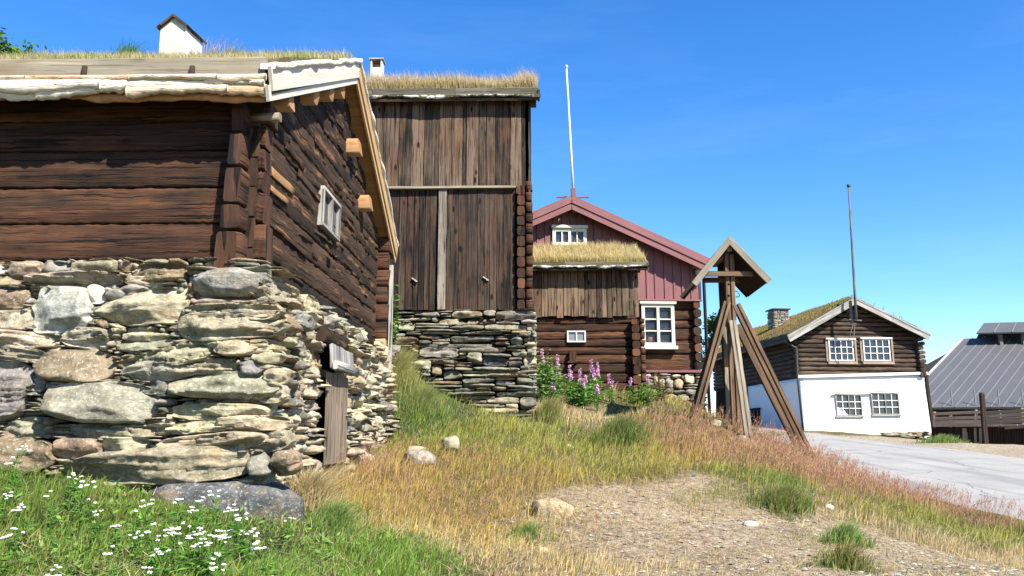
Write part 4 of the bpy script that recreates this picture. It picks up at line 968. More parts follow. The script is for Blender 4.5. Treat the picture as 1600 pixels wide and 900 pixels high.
# ================================================================ shed 3
o3 = at(1008, 610, 18.0); zg3 = Hs(o3.x, o3.y)-.15; f3 = Frame((o3.x, o3.y, zg3), A0)
b3 = thing('log_shed', f3.o, A0, 'small low log shed with grass roof between the tall barn and the red house', 'shed')
u3 = lambda x, y=500, v=0.: f3.hv(x, y, v)[0]; z3 = lambda y, x=920, v=0.: f3.hv(x, y, v)[1]
UL3 = u3(770); zt3 = z3(425); D3 = 2.6
yl = [612, 598, 583, 568, 554, 542, 530, 518, 506, 497]
mb = MB(61); zz = [z3(y) for y in yl]
for k in range(len(zz)-1): mb.beam((UL3, .08, (zz[k]+zz[k+1])/2), (u3(990), .08, (zz[k]+zz[k+1])/2), .16, zz[k+1]-zz[k]-.012, seg=26, jit=.016, round_=7)
mb.build('front_wall', M['log_red'], b3)
mb = MB(62)
for k in range(len(zz)-1):
    ua, ub = u3(987+rr.uniform(-1, 1), 500, -.18), u3(999, 500, -.18); zc = (zz[k]+zz[k+1])/2
    mb.beam(((ua+ub)/2, -.18, zc-.05), ((ua+ub)/2, D3+.1, zc-.05), ub-ua, zz[k+1]-zz[k]-.014, seg=6, jit=.016, round_=4, endj=.02)
    mb.beam((u3(1000), .07, zc), (u3(1007), .07, zc), .15, zz[k+1]-zz[k]-.014, seg=2, jit=.012, round_=4, endj=.02)
mb.build('log_end', M['log_red'], b3)
mb = MB(63); xs = [766, 782, 798, 814, 834, 846, 856, 869, 880, 892, 903, 913, 919, 932, 940, 948, 956, 963, 971, 983, 990, 998]; ov = -.07
for a, b in zip(xs[:-1], xs[1:]):
    ua, ub = u3(a, 460, ov), u3(b, 460, ov); j = rr.uniform(-.04, .02)
    mb.beam(((ua+ub)/2, ov+rr.uniform(-.012, .012), z3(495)+j), ((ua+ub)/2, ov+rr.uniform(-.012, .012), zt3+.2), ub-ua-.012, .03, (0, 1, 0), seg=5, jit=.006, ch=.15, rnd=rr.uniform(.2, 1))
mb.build('upper_boarding', M['shed_board'], b3)
mb = MB(64); mb.box((UL3, .16, zg3*0-.2), (u3(985), D3, zt3+.15)); mb.build('shed_core', M['black_log'], b3)
ua, za_ = f3.hv(886, 535, -.02); ub, zb_ = f3.hv(915, 517, -.02)
window(b3, (ua, -.03, za_), (1, 0, 0), (0, -1, 0), ub-ua, zb_-za_, 2, 1, 1, fw=.03, frame='white_paint', glass='glass_dusty', depth=.05)
mb = MB(65); ua, za_ = f3.hv(889, 565, -.1); ub, zb_ = f3.hv(900, 549, -.1); mb.box((ua, -.14, za_), (ub, .0, zb_), ch=.1); mb.box((ua-.03, -.17, za_-.03), (ub+.03, 0, za_), rnd=.7); mb.build('wall_box', M['log_red'], b3)
ze3 = f3.hv(920, 421, -.38)[1]
r3_, _ = gable_turf_roof(b3, UL3-.2, f3.hv(1012, 412, -.38)[0], -.38, D3/2, ze3, .42, .15, 66, 'shed_board', 'bark_old',
    dict(n=24000, hr=(.12, .34), seed=19, pal=((.42,.40,.11), (.58,.48,.18)), tip=((.74,.55,.38), .7), edge=.35, wmul=1.8), fascia='eave_old', board_h=.07, bark_h=.06)
mb = MB(67); mb.beam((UL3, .10, ze3+.08), (u3(1000, 430, .1), .10, ze3+.08), .13, .13, seg=4, jit=.01, round_=4); mb.build('wall_plate', M['barn_dark'], r3_)
S5 = Stones(lambda s, z, o: np.stack([s, -.02-o, z], -1), 35)
S5.fill(UL3, u3(1010), z3(640), z3(611), (.15, .4), (.08, .14), ['grey', 'slate', 'beige'], cell=.03, res=.04, dr=(.04, .1)); S5.build('stone_footing', M['rubble'], b3)

# ================================================================ red house
A4 = A0+R(4.5); o4 = at(1096, 640, 21.5); zg4 = min(Hs(o4.x, o4.y), o4.z)-.3; f4 = Frame((o4.x, o4.y, zg4), A4)
b4 = thing('red_house', f4.o, A4, 'house with dark red boarded gable above a brown log storey, behind the low shed', 'house')
u4 = lambda x, y=500, v=0.: f4.hv(x, y, v)[0]; z4 = lambda y, x=1050, v=0.: f4.hv(x, y, v)[1]
yl = [579, 553, 531, 513, 500, 484, 468]; UR4 = u4(893, 330); UL4 = 2*UR4; zz = [z4(y) for y in yl]; D4 = 8
mb = MB(71)
for k in range(len(zz)-1): mb.beam((UL4, .10, (zz[k]+zz[k+1])/2), (u4(1088), .10, (zz[k]+zz[k+1])/2), .18, zz[k+1]-zz[k]-.02, seg=40, jit=.025, round_=6, rnd=[.95, .8, .4, .6, .5, .45][k])
mb.build('log_wall', M['log_red'], b4)
mb = MB(72); zc = zz[0]
while zc < zz[-1]-.1:
    ua, ub = u4(1084+rr.uniform(-1, 1), 500, -.16), u4(1096, 500, -.16); mb.beam(((ua+ub)/2, -.16, zc+.12), ((ua+ub)/2, D4, zc+.12), ub-ua, .22, seg=8, jit=.02, round_=3, endj=.03); zc += .235
mb.build('log_end', M['log_red'], b4)
# boarded gable with battens
zk = z4(468, v=-.1); RX4, RZ4 = f4.hv(893, 316, -.1); EX4, EZ4 = f4.hv(1092, 412, -.1); s4 = (RZ4-EZ4)/(EX4-RX4)
zr4 = lambda u: RZ4-abs(u-RX4)*s4
mb = MB(73); xsb = [1092, 1079, 1065, 1052, 1038, 1023, 1010, 996, 983, 970, 957, 944, 930, 918, 904, 893, 880, 866, 853, 840]
ub_ = [u4(x, 420, -.1) for x in xsb]; ub_ += [ub_[-1]-.235*k for k in range(1, 60)]
ub_ = [u for u in ub_ if u > 2*RX4-EX4]
for a, b in zip(ub_[:-1], ub_[1:]):
    m = (a+b)/2; mb.beam((m, -.1, zk), (m, -.1, zr4(m)+.05), a-b-.006, .03, (0, 1, 0), rnd=rr.uniform(.3, .7), ch=.1)
mb.build('gable_boarding', M['house_red'], b4)
mb = MB(74)
for a in ub_: mb.beam((a, -.13, zk), (a, -.13, zr4(a)-.02), .045, .028, (0, 1, 0), rnd=.35)
mb.build('cover_batten', M['house_red'], b4)
mb = MB(75); mb.beam((2*RX4-EX4, -.13, zk-.03), (EX4+.02, -.13, zk-.03), .12, .045, rnd=.5); mb.beam((2*RX4-EX4, -.08, zz[0]-.03), (u4(1097), -.08, zz[0]-.03), .2, .07, rnd=.5); mb.build('drip_board', M['house_red'], b4)
# core
mb = MB(76); mb.poly([(UL4+.1, .2, zz[0]), (EX4-.1, .2, zz[0]), (EX4-.1, .2, EZ4), (RX4, .2, RZ4), (UL4+.1, .2, EZ4)], (0, -1, 0), D4-.3); mb.build('house_core', M['house_red'], b4)
# roof
TX, TZ = f4.hv(893, 304, -.55); QX, QZ = f4.hv(1113, 405, -.55); st = (TZ-QZ)/(QX-TX)
mb = MB(77)
for sg in (-1, 1):
    a = Vector((TX, 0, TZ-.05)); b = Vector((TX+sg*(QX-TX), 0, QZ-.05)); m = (a+b)/2; d = b-a
    up = Vector((-d.z, 0, d.x))*sg; mb.beam((m.x, -.50, m.z), (m.x, D4+.4, m.z), d.length, .08, up.normalized())
r4 = mb.build('roof', M['iron'], b4)
for sg in (-1, 1):
    mb = MB(78)
    for (off, v, h) in ((.12, -.56, .20), (.31, -.53, .18)):
        mb = MB(78); mb.beam((TX, v, TZ-off), (TX+sg*(QX-TX)*(1-.03*(off > .2)), v, QZ-off+(st*(QX-TX)*.03 if off > .2 else 0)), .03, h, (0, 0, 1), rnd=.65)
        mb.build('verge_board', M['house_red'], r4)
# windows
ua, za_ = f4.hv(1003, 541, -.06); ub, zb_ = f4.hv(1052, 476, -.06)
hw_ = window(b4, (ua, -.08, za_), (1, 0, 0), (0, -1, 0), ub-ua, zb_-za_, 2, 1, 3, fw=.09, mw=.03, frame='cream', glass='glass_clear', sill=(.05, .09, .06), head=(.05, .06, .05), depth=.12, label='white framed window with lace curtain and potted plant inside')
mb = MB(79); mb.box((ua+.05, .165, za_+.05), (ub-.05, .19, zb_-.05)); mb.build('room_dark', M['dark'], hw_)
mb = MB(80)
for (x0, x1, z0, z1) in ((.12, .95, .78, 1.12), (.10, .30, .30, .80), (.72, .92, .32, .80)):
    n = 12; W_ = ub-ua; Hh = zb_-za_
    for k in range(n):
        a = x0+(x1-x0)*k/n; b = x0+(x1-x0)*(k+1)/n; mb.beam((ua+(a+b)/2*W_*.98, .05+.02*(k % 2), za_+z0*Hh*.9), (ua+(a+b)/2*W_*.98, .05+.02*(k % 2), za_+min(z1, 1.0)*Hh*.93), (b-a)*W_*1.05, .012, (0, 1, 0))
mb.build('curtain', M['curtain'], hw_)
mb = MB(81); pu = ua+.28*(ub-ua); mb.tube([(pu, .06, za_+.11), (pu, .06, za_+.25)], .06, .085, n=10); mb.build('flower_pot', M['terracotta'], hw_)
mb = MB(82)
for k in range(26): t = rr.uniform(.45, .85); mb.blob((ua+t*(ub-ua), .04+rr.uniform(-.02, .02), za_+.1+rr.uniform(0, .32)), .035, .02, .03, nz=4, n=5)
mb.build('potted_plant', M['green_leaf'], hw_)
ua, za_ = f4.hv(863, 384, -.14); ub, zb_ = f4.hv(916, 358, -.14)
window(b4, (ua, -.16, za_), (1, 0, 0), (0, -1, 0), ub-ua, zb_-za_, 2, 2, 1, fw=.09, mw=.03, frame='cream', head=(.03, .08, .08), depth=.08, label='small white gable window half hidden by roof grass')
mb = MB(83); x_, zt_ = f4.hv(1098, 410, -.18); mb.tube([(x_, -.3, zt_+.05), (x_, -.2, zt_-.12), (x_, -.2, .2)], .045); mb.build('downpipe', M['iron'], b4)
mb = MB(84); x_, zz_ = f4.hv(1093, 422, -.3); mb.tube([(x_-.2, -.1, zz_+.1), (x_, -.3, zz_+.12), (x_, -.3, zz_)], .02); mb.blob((x_, -.3, zz_-.05), .13, .13, .13); mb.build('wall_lamp', M['metal_light'], b4)
S6 = Stones(lambda s, z, o: np.stack([s, -.06-o, z], -1), 36)
S6.courses(UL4, u4(1097), z4(672), z4(583), (.18, .45), (.12, .22), ['grey', 'beige', 'pink', 'grey', 'beige'], res=.035, dr=(.06, .15), pr=(2.2, 4), layer=.3, rough=1.6); S6.build('stone_footing', M['rubble'], b4)
mb = MB(85); mb.box((UL4, -.05, -.4), (u4(1095), D4, z4(583))); mb.build('footing_core', M['joint_shade'], b4)
# flagpole on the red house
p0 = at(897.5, 332, 20.9); p1 = at(885, 106, 20.9); fp = thing('flagpole', p0, 0, 'white flagpole rising from the ridge of the red gabled house', 'flagpole')
d = p1-p0; mb = MB(86); mb.tube([Vector((0, 0, 0))+d*t for t in (.13, .5, .8, 1)], .036, .022, n=10); mb.build('pole', M['pole_white'], fp)
mb = MB(87); mb.blob(d+Vector((0, 0, .03)), .05, .05, .06); mb.build('finial', M['metal_light'], fp)
mb = MB(88); mb.beam((0, .0, 0), d*.16, .13, .1, (0, 1, 0), rnd=.2); mb.beam(Vector((-.45, .25, 0))+d*.12, Vector((.45, .25, 0))+d*.12, .05, .04, rnd=.5); mb.build('pole_bracket', M['house_red'], fp)
# ================================================================ bell frame
Y5, DY = 13.2, .95
A5 = -.06
o5 = at(1150, 676, Y5); f5 = Frame((o5.x, o5.y, 0), A5)
bf = thing('bell_frame', f5.o, A5, 'tall open timber bell frame with splayed legs under a little pitched roof beside the lane', 'bell frame')
def q5(x, y, v): u, z = f5.hv(x, y, v); return Vector((u, v, z))
def pair(name, x0, y0, x1, y1, v, w, t=.09, mat='tower_wood', gap=.012, ext=.25, split=True, rnd=None):
    """a leg made of two planks lying side by side"""
    a, b = q5(x0, y0, v), q5(x1, y1, v); d = (b-a).normalized(); b = b+d*ext; side = d.cross(Vector((0, 1, 0))); mb = MB(int(x0+y1))
    if split:
        for s_ in (-1, 1): mb.beam(a+side*s_*(w/4+gap/2), b+side*s_*(w/4+gap/2), t, w/2-gap, Vector(side), seg=10, jit=.004, rnd=rnd if rnd is None else rnd+s_*.12)
    else: mb.beam(a, b, t, w, Vector(side), seg=10, jit=.004, rnd=rnd)
    return mb.build(name, M[mat], bf)
pair('post', 1138, 399, 1151, 677, 0, .15, .12, rnd=.6)
pair('post', 1129, 393, 1143, 655, DY, .19, .14, mat='tower_dark', split=False)
pair('leg', 1136, 472, 1088, 648, -.02, .12, .10, rnd=.5)
pair('leg', 1131, 484, 1086, 644, DY-.03, .16, .10, mat='tower_dark', split=False)
pair('leg', 1150, 476, 1259, 699, -.02, .13, .10, rnd=.45)
pair('leg', 1151, 508, 1242, 690, DY-.03, .11, .10, rnd=.15, split=False)
# forward raking strut, foot nearer the viewer
a, b = q5(1144.5, 502, -.10), q5(1170, 684, -.75); mb = MB(92); d = (b-a).normalized(); sd_ = d.cross(Vector((0, 1, 0))).normalized()
for s_ in (-1, 1): mb.beam(a+sd_*s_*.033, b+d*.2+sd_*s_*.033, .07, .055, sd_, seg=10, jit=.004, rnd=.6+.1*s_)
mb.build('leg', M['tower_grey'], bf)
mb = MB(93)   # plank panels between the two posts
for (x, ya_, yb_, v) in ((1137, 505, 560, .35), (1140, 574, 655, .55)):
    a, b = q5(x, ya_, v), q5(x+4, yb_, v); mb.beam(a, b, .03, .18, (1, 0, 0), seg=3, jit=.004, rnd=.6)
mb.build('brace_plank', M['tower_grey'], bf)
mb = MB(94); mb.beam(q5(1100, 428, -.10), q5(1176, 428, -.10), .05, .085, seg=4, jit=.004, rnd=.4); mb.build('cross_beam', M['tower_wood'], bf); mb = MB(941); mb.beam(q5(1098, 438, DY-.1), q5(1166, 437, DY-.1), .05, .09, seg=4, jit=.004); mb.build('cross_beam', M['tower_wood'], bf)
mb = MB(95); t_ = q5(1139.5, 388, -.12); mb.beam(t_, t_+Vector((0, DY+.35, 0)), .085, .095, seg=2, jit=.003, rnd=.8); mb.build('ridge_beam', M['tower_grey'], bf)
ap = q5(1139.5, 371, -.22); el = q5(1083.5, 441, -.22); er = q5(1203, 437, -.22)
rfm = MB(96)
for e, s_ in ((el, -1), (er, 1)):
    d = e-ap; n = 5
    for k in range(n):
        a = ap+d*(k/n); b = ap+d*((k+1)/n); m = (a+b)/2; up = Vector((-d.z, 0, d.x))*s_; up.normalize()
        rfm.beam(m+Vector((0, .03, 0))-up*(.045+.004*(k % 2)), m+Vector((0, DY+.45, 0))-up*(.045+.004*(k % 2)), d.length/n+.02, .03, up, seg=3, jit=.002)
rr5 = rfm.build('roof', M['tower_dark'], bf)
for e, s_ in ((el, -1), (er, 1)):
    mb = MB(97); d = (e-ap); up = (Vector((-d.z, 0, d.x))*s_).normalized(); mb.beam(ap-up*.03+Vector((0, 0, 0)), e-up*.03+d.normalized()*.02, .035, .105, up, seg=3, jit=.003, rnd=.6)
    mb.build('verge_board', M['tower_grey'], rr5); mb = MB(971); mb.beam(ap-up*.03+Vector((0, DY+.48, 0)), e-up*.03+Vector((0, DY+.48, 0)), .035, .10, up, seg=3, jit=.003, rnd=.1); mb.build('verge_board', M['tower_dark'], rr5)
mb = MB(98); h0 = q5(1148, 455, -.03); mb.tube([h0, h0+Vector((.04, -.02, -.01)), h0+Vector((.075, -.02, -.07)), h0+Vector((.06, -.02, -.10)), h0+Vector((.01, -.02, -.10))], .008); 
for (x, y) in ((1139.5, 443), (1139.5, 461)): p = q5(x, y, -.07); mb.blob(p, .018, .012, .018)
mb.build('iron_hook', M['iron'], bf)

# ================================================================ white and black log house
A6 = R(5.5); o6 = at(1249, 600, 36.0); f6 = Frame((o6.x, o6.y, -.6), A6)
b6 = thing('whitewashed_house', f6.o, A6, 'two storey house with black log upper floor over a white plastered ground floor', 'house')
h6 = lambda x, y, v=0.: f6.hv(x, y, v)
D6 = 11.0
# plastered storey: front with battered, slightly uneven face and slanting ends
def quad_wall(name, c, t, mat, nx=30, nz=14, amp=.03, seed=1):
    """c: four (u,v,z) corners bl, br, tr, tl; closed slab t thick, away from the viewer"""
    c = [np.array(p, float) for p in c]; s, q = np.meshgrid(np.linspace(0, 1, nx), np.linspace(0, 1, nz), indexing='ij'); s = s[..., None]; q = q[..., None]
    Pn = (c[0]*(1-s)+c[1]*s)*(1-q)+(c[3]*(1-s)+c[2]*s)*q; nrm = np.cross(c[1]-c[0], c[3]-c[0]); nrm /= np.linalg.norm(nrm)
    P0 = Pn+nrm*(fbm(Pn*1.1+seed, 3)*amp)[..., None]; P1 = Pn-nrm*t; n = nx*nz; i = np.arange(n).reshape(nx, nz)
    f = [np.stack([i[:-1, :-1], i[1:, :-1], i[1:, 1:], i[:-1, 1:]], -1).reshape(-1, 4), n+np.stack([i[:-1, :-1], i[:-1, 1:], i[1:, 1:], i[1:, :-1]], -1).reshape(-1, 4)]
    for L in (i[:, 0], i[-1, :], i[::-1, -1], i[0, ::-1]): f.append(np.stack([L[:-1], L[:-1]+n, L[1:]+n, L[1:]], -1))
    return mesh_np(name, np.concatenate([P0.reshape(-1, 3), P1.reshape(-1, 3)]), np.concatenate(f), M[mat], b6)
def c6(x, y, v): u, z = h6(x, y, v); return (u, v, z)
bl = c6(1258, 690, -.14); br = c6(1459, 700, -.14); trr = c6(1443, 587, 0); tl = c6(1250, 590, 0)
quad_wall('plaster_wall', [bl, br, trr, tl], .3, 'stucco')
zfl = tl[2]; uR = trr[0]
# left flank, plastered part and dark wooden part
Lz = zfl-.02
quad_wall('plaster_wall', [(.10, 6.2, -.2), (bl[0]-.02, -.12, -.2), (tl[0]+.02, .03, Lz), (tl[0]+.02, 6.2, Lz)], .3, 'stucco', seed=5)
mb = MB(101)
for k in range(22): v = 6.25+k*.21; mb.beam((tl[0]+.05, v, -.2), (tl[0]+.05, v, Lz), .04, .20, (1, 0, 0), seg=2)
mb.build('side_boarding', M['tower_dark'], b6)
mb = MB(102); mb.box((tl[0]+.3, .35, -.2), (uR-.1, D6, zfl)); mb.build('house_core', M['stucco'], b6)
# log storey, following the gable
RX, RZ = h6(1336, 474, 0); EXl, EZl = h6(1240, 527, 0); EXr, EZr = h6(1444, 523, 0)
zroof6 = lambda u: RZ-(RX-u)*(RZ-EZl)/(RX-EXl) if u < RX else RZ-(u-RX)*(RZ-EZr)/(EXr-RX)
mb = MB(103); uL = h6(1247, 560)[0]; uRr = h6(1437, 560)[0]; z = zfl+.10; hh6 = .205; k = 0
while z < RZ-.1:
    a, b = uL, uRr; zz_ = z+hh6
    if zz_ > EZl: a = max(a, RX-(RZ-zz_)/((RZ-EZl)/(RX-EXl)))
    if zz_ > EZr: b = min(b, RX+(RZ-zz_)/((RZ-EZr)/(EXr-RX)))
    if b-a > .15: mb.beam((a, .10, z+hh6/2), (b, .10, z+hh6/2), .2, hh6-.02, seg=int(max(3, (b-a)/.2)), jit=.025, round_=3.2)
    z += hh6
mb.build('log_wall', M['black_log'], b6)
mb = MB(104); z = zfl+.08
while z < EZr-.05:
    a = h6(1437.5, 560, -.2)[0]; b = h6(1446.5+rr.uniform(-1.5, 1.5), 560, -.2)[0]; mb.beam(((a+b)/2, -.2, z+.1), ((a+b)/2, D6, z+.1), b-a, .18, seg=8, jit=.02, round_=3, endj=.04); z += .2
mb.build('log_end', M['black_log'], b6)
mb = MB(105); z = zfl+.08
while z < EZl+.05:
    mb.beam((uL+.02, .22, z+.1), (uL+.02, D6, z+.1), .2, .185, seg=20, jit=.02, round_=3.5); mb.beam((uL-.12, .10, z+.1), (uL+.02, .10, z+.1), .18, .18, seg=1, jit=.02, round_=3.5); z += .2
mb.build('side_wall', M['black_log'], b6)
mb = MB(1055); mb.box((uL+.03, .30, zfl), (uRr-.02, D6-.05, EZl+.1)); mb.build('wall_core', M['black_log'], b6)
mb = MB(106); p0_, p1_ = c6(1246, 588.5, -.06), c6(1448, 583.5, -.06); mb.beam(p0_, p1_, .16, .13, seg=6, jit=.008); mb.build('drip_board', M['pole_white'], b6)
# roof with turf
VF, VBk = -.45, D6+.4
ax_, az_ = h6(1336, 467, VF); lx_, lz_ = h6(1232, 527, VF); rx_, rz_ = h6(1452, 524, VF)
mb = MB(107)
for (x_, z_, s_) in ((lx_, lz_, -1), (rx_, rz_, 1)):
    a = Vector((ax_, 0, az_-.10)); b = Vector((x_, 0, z_-.10)); d = b-a; up = (Vector((-d.z, 0, d.x))*s_).normalized(); m = (a+b)/2
    mb.beam((m.x, VF+.02, m.z), (m.x, VBk, m.z), d.length, .06, up)
r6 = mb.build('roof', M['black_log'], b6)
for (x_, z_) in ((lx_, lz_), (rx_, rz_)):
    for vv_ in (VF-.02, VBk): mb = MB(108); mb.beam((ax_, vv_, az_-.09), (x_, vv_, z_-.09), .04, .27, (0, 0, 1), seg=4, jit=.004, rnd=.7); mb.build('verge_board', M['silver'], r6)
    mb = MB(109); sg = 1 if x_ > ax_ else -1; mb.beam((ax_, VF-.045, az_+.03), (x_+sg*.05, VF-.045, z_+.03), .03, .10, (0, 0, 1), seg=4, jit=.004, rnd=.5); mb.build('cover_board', M['silver'], r6)
tfm = MB(110); TT = .17
A_ = np.array([[(lx_+.03, v, lz_-.05), (lx_+.03, v, lz_+TT+.02), (lx_+.4, v, lz_+TT+.25), ((lx_+ax_)/2, v, (lz_+az_)/2+TT), (ax_-.1, v, az_+TT-.06), (ax_+.1, v, az_+TT-.08), ((rx_+ax_)/2, v, (rz_+az_)/2+TT-.05), (rx_-.05, v, rz_+TT-.05), (rx_-.05, v, rz_-.05), (ax_, v, az_-.05)] for v in np.arange(VF+.12, VBk, .12)])
A_ = A_+fbm(A_*2.2, 3)[..., None]*np.array([.05, 0, .07]); n, m = A_.shape[:2]; tfm.v = [Vector(p) for p in A_.reshape(-1, 3)]
for i in range(n-1):
    for j in range(m): a = i*m+j; b = i*m+(j+1) % m; tfm.face([a, b, b+m, a+m], [(0, 0)]*4, .5, True)
tfm.face(list(range(m))[::-1], [(0, 0)]*m, .5); tfm.face(list(range((n-1)*m, n*m)), [(0, 0)]*m, .5)
tf6 = tfm.build('turf', M['moss'], r6)
rs = np.random.RandomState(77); N_ = 30000; u = rs.uniform(lx_+.03, rx_-.05, N_); u[:22000] = rs.uniform(lx_+.03, ax_, 22000); v = rs.uniform(VF+.14, VBk, N_)
z = np.where(u < ax_, lz_+(u-lx_)*(az_-lz_)/(ax_-lx_), rz_+(rx_-u)*(az_-rz_)/(rx_-ax_))+TT-.02
k = np.clip(.5+n2(u*.8, v*.5, 8)*1.6, 0, 1)[:, None]; cb = np.array([.24,.30,.06])*(1-k)+np.array([.34,.24,.09])*k; cb = cb*rs.uniform(.7, 1.2, (N_, 1))
hgt = rs.uniform(.04, .17, N_)*np.where(u > ax_, 1.6, 1)*(1+.7*n2(u*.9, v*.9, 18)); ct = np.where(rs.rand(N_, 1) < .3, np.array([.48,.30,.20]), cb)
V_, q_, t_, c_ = blades(np.stack([u, v, z], -1), hgt, np.full(N_, .022), np.full(N_, .5), cb, ct, rs)
tag(mesh_np('roof_grass', V_, [q_, t_], M['grass'], tf6, col=c_, smooth=False), kind='stuff')
mb = MB(111); mb.beam((lx_-.02, VF+.02, lz_+.02), (lx_-.02, VBk, lz_+.02), .05, .24, seg=14, jit=.008); mb.beam((rx_+.02, VF+.02, rz_+.02), (rx_+.02, VBk, rz_+.02), .05, .2, seg=14, jit=.008); mb.build('eave_board', M['black_log'], r6)
mb = MB(112); mb.tube([(lx_-.08, VF+.1, lz_-.14), (lx_-.08, VBk-.1, lz_-.16)], .06); mb.tube([(lx_-.06, VF+.25, lz_-.16), (uL-.12, -.15, lz_-.45), (uL-.14, -.12, zfl-.1), (uL-.05, -.22, 0.1)], .045)
mb.build('gutter', M['iron'], r6)
mb = MB(113); a_ = c6(1449, 588, -.12); b_ = c6(1461, 690, -.16); mb.beam((a_[0], -.02, a_[2]+.0), (b_[0], -.12, b_[2]), .13, .12, (0, 1, 0), seg=4, jit=.01); mb.beam((a_[0]-.1, -.0, a_[2]+.02), (a_[0]+.12, .0, a_[2]+.02), .1, .1); mb.build('corner_board', M['tower_dark'], b6)
# chimney
vch = None
for vt in np.arange(1, 8, .05):
    uu, zz_ = h6(1221, 508, vt); zr = lz_+(uu-lx_)*(az_-lz_)/(ax_-lx_)+TT
    if uu < ax_ and zz_ <= zr: vch = vt; break
vch = vch or 4.0
ua, _ = h6(1209, 495, vch); ub, _ = h6(1233, 495, vch); zt_ = h6(1221, 485, vch)[1]; zb_ = h6(1221, 520, vch)[1]-.5
ch = MB(114); ch.box((ua+.02, vch, zb_), (ub-.02, vch+.75, zt_)); chim = ch.build('chimney', M['grey_board'], r6)
for (mp, s0, s1) in ((lambda s, z, o: np.stack([s, vch-o, z], -1), ua, ub), (lambda s, z, o: np.stack([ua-o, s, z], -1), vch, vch+.75)):
    S7 = Stones(mp, 41); S7.fill(s0, s1, zb_, zt_, (.2, .5), (.06, .11), ['grey', 'white', 'grey', 'slate'], cell=.02, res=.04, dr=(.03, .06), pr=(4, 8)); S7.build('chimney_stone', M['rubble'], chim)
mb = MB(115); mb.box((ua-.08, vch-.1, zt_+.04), (ub+.08, vch+.85, zt_+.10)); mb.box((ua+.05, vch+.02, zt_), (ub-.05, vch+.7, zt_+.04)); mb.build('chimney_cap', M['iron'], chim)
# windows
def win6(x0, y0, x1, y1, v, **kw):
    a = c6(x0, y1, v); b = c6(x1, y0, v); return window(b6, a, (1, 0, 0), (0, -1, 0), b[0]-a[0], b[2]-a[2], 2, 2, 3, **kw)
for (x0, y0, x1, y1) in ((1296, 531, 1332, 564), (1350, 530, 1389, 564)):
    w_ = win6(x0, y0, x1, y1, -.04, fw=.055, mw=.03, frame='white_paint', head=(.12, .07, .06), depth=.07)
    mb = MB(116); a = c6(x0-2, y1+3, -.02); b = c6(x1+3, y0-2, -.02)
    mb.beam((a[0], -.02, a[2]), (b[0]+.05, -.02, a[2]), .1, .12); mb.beam((a[0]-.02, -.01, a[2]+.07), (a[0]-.02, -.01, b[2]), .09, .06, (0, 1, 0)); mb.beam((b[0]+.02, -.01, a[2]+.07), (b[0]+.02, -.01, b[2]), .09, .06, (0, 1, 0)); mb.build('casing', M['rail'], w_)
for (x0, y0, x1, y1) in ((1307, 616, 1345, 650), (1363, 614, 1403, 648)):
    w_ = win6(x0, y0, x1, y1, -.10, fw=.05, mw=.035, frame='silver', muntin='white_paint', sill=(.05, .06, .04), depth=.08)
mb = MB(117); p_, q_ = c6(1301, 615, -.16), c6(1403, 610.5, -.16); mb.beam(p_, q_, .10, .05, seg=5, jit=.006, rnd=.9); mb.build('lintel_board', M['rail'], b6)
vv0, zz0 = f6.hu(1187, 655, 0.0); vv1, zz1 = f6.hu(1173, 620, 0.0)
window(b6, (tl[0]-.06, max(vv0, vv1), .45), (0, -1, 0), (-1, 0, 0), abs(vv1-vv0), 1.5, 2, 1, 3, fw=.07, frame='tower_dark', depth=.08, head=(.1, .06, .05))
# pole at its gable
p0 = at(1338, 500, 35.2); p1 = at(1326, 292, 35.2); d = p1-p0; fp2 = thing('flagpole', p0, 0, 'thin dark grey flagpole on the gable of the white and black log house', 'flagpole')
mb = MB(118); mb.tube([d*t for t in (0, .3, .6, 1)], .06, .04, n=8); mb.build('pole', M['pole_grey'], fp2)
mb = MB(119); mb.blob(d+Vector((0, 0, .05)), .09, .09, .09); mb.build('finial', M['iron'], fp2)
mb = MB(120); mb.beam((-.25, .15, .05), (.3, .15, .0), .06, .06); mb.beam((-.12, .2, -.1), (-.12, .2, .9), .1, .12, (0, 1, 0)); mb.tube([(-.1, .1, -.15), (-.3, .3, -.9), (-.1, .32, -1.2), (.02, .2, -.1)], .015); mb.build('pole_bracket', M['pole_grey'], fp2)
# low slate pile at the house foot
S8V = []; S8F = []; S8C = []; o = 0; rs8 = np.random.RandomState(3)
pa = at(1385, 690, 33.5); pb = at(1475, 686, 34.5)
for k in range(70):
    t = rs8.rand(); p = pa*(1-t)+pb*t; lv = rs8.randint(0, 4); zg_ = Hs(p.x, p.y); sz = (rs8.uniform(.25, .6), rs8.uniform(.25, .5), rs8.uniform(.06, .10))
    V_, f_, c_ = boulder((p.x, p.y+rs8.uniform(-.2, .3), zg_+.03+lv*.085*min(1, 1.3*t+.2)), sz, ['slate', 'grey', 'green', 'brown'][rs8.randint(4)], 100+k, p=4, n=14, rz=rs8.uniform(-.3, .3)); S8V.append(V_); S8F.append(f_+o); S8C.append(c_); o += len(V_)
tag(mesh_np('slate_pile', np.concatenate(S8V), np.concatenate(S8F), M['rubble'], None, col=np.concatenate(S8C)), 'low pile of flat slates along the foot of the white plastered house', 'stone wall')

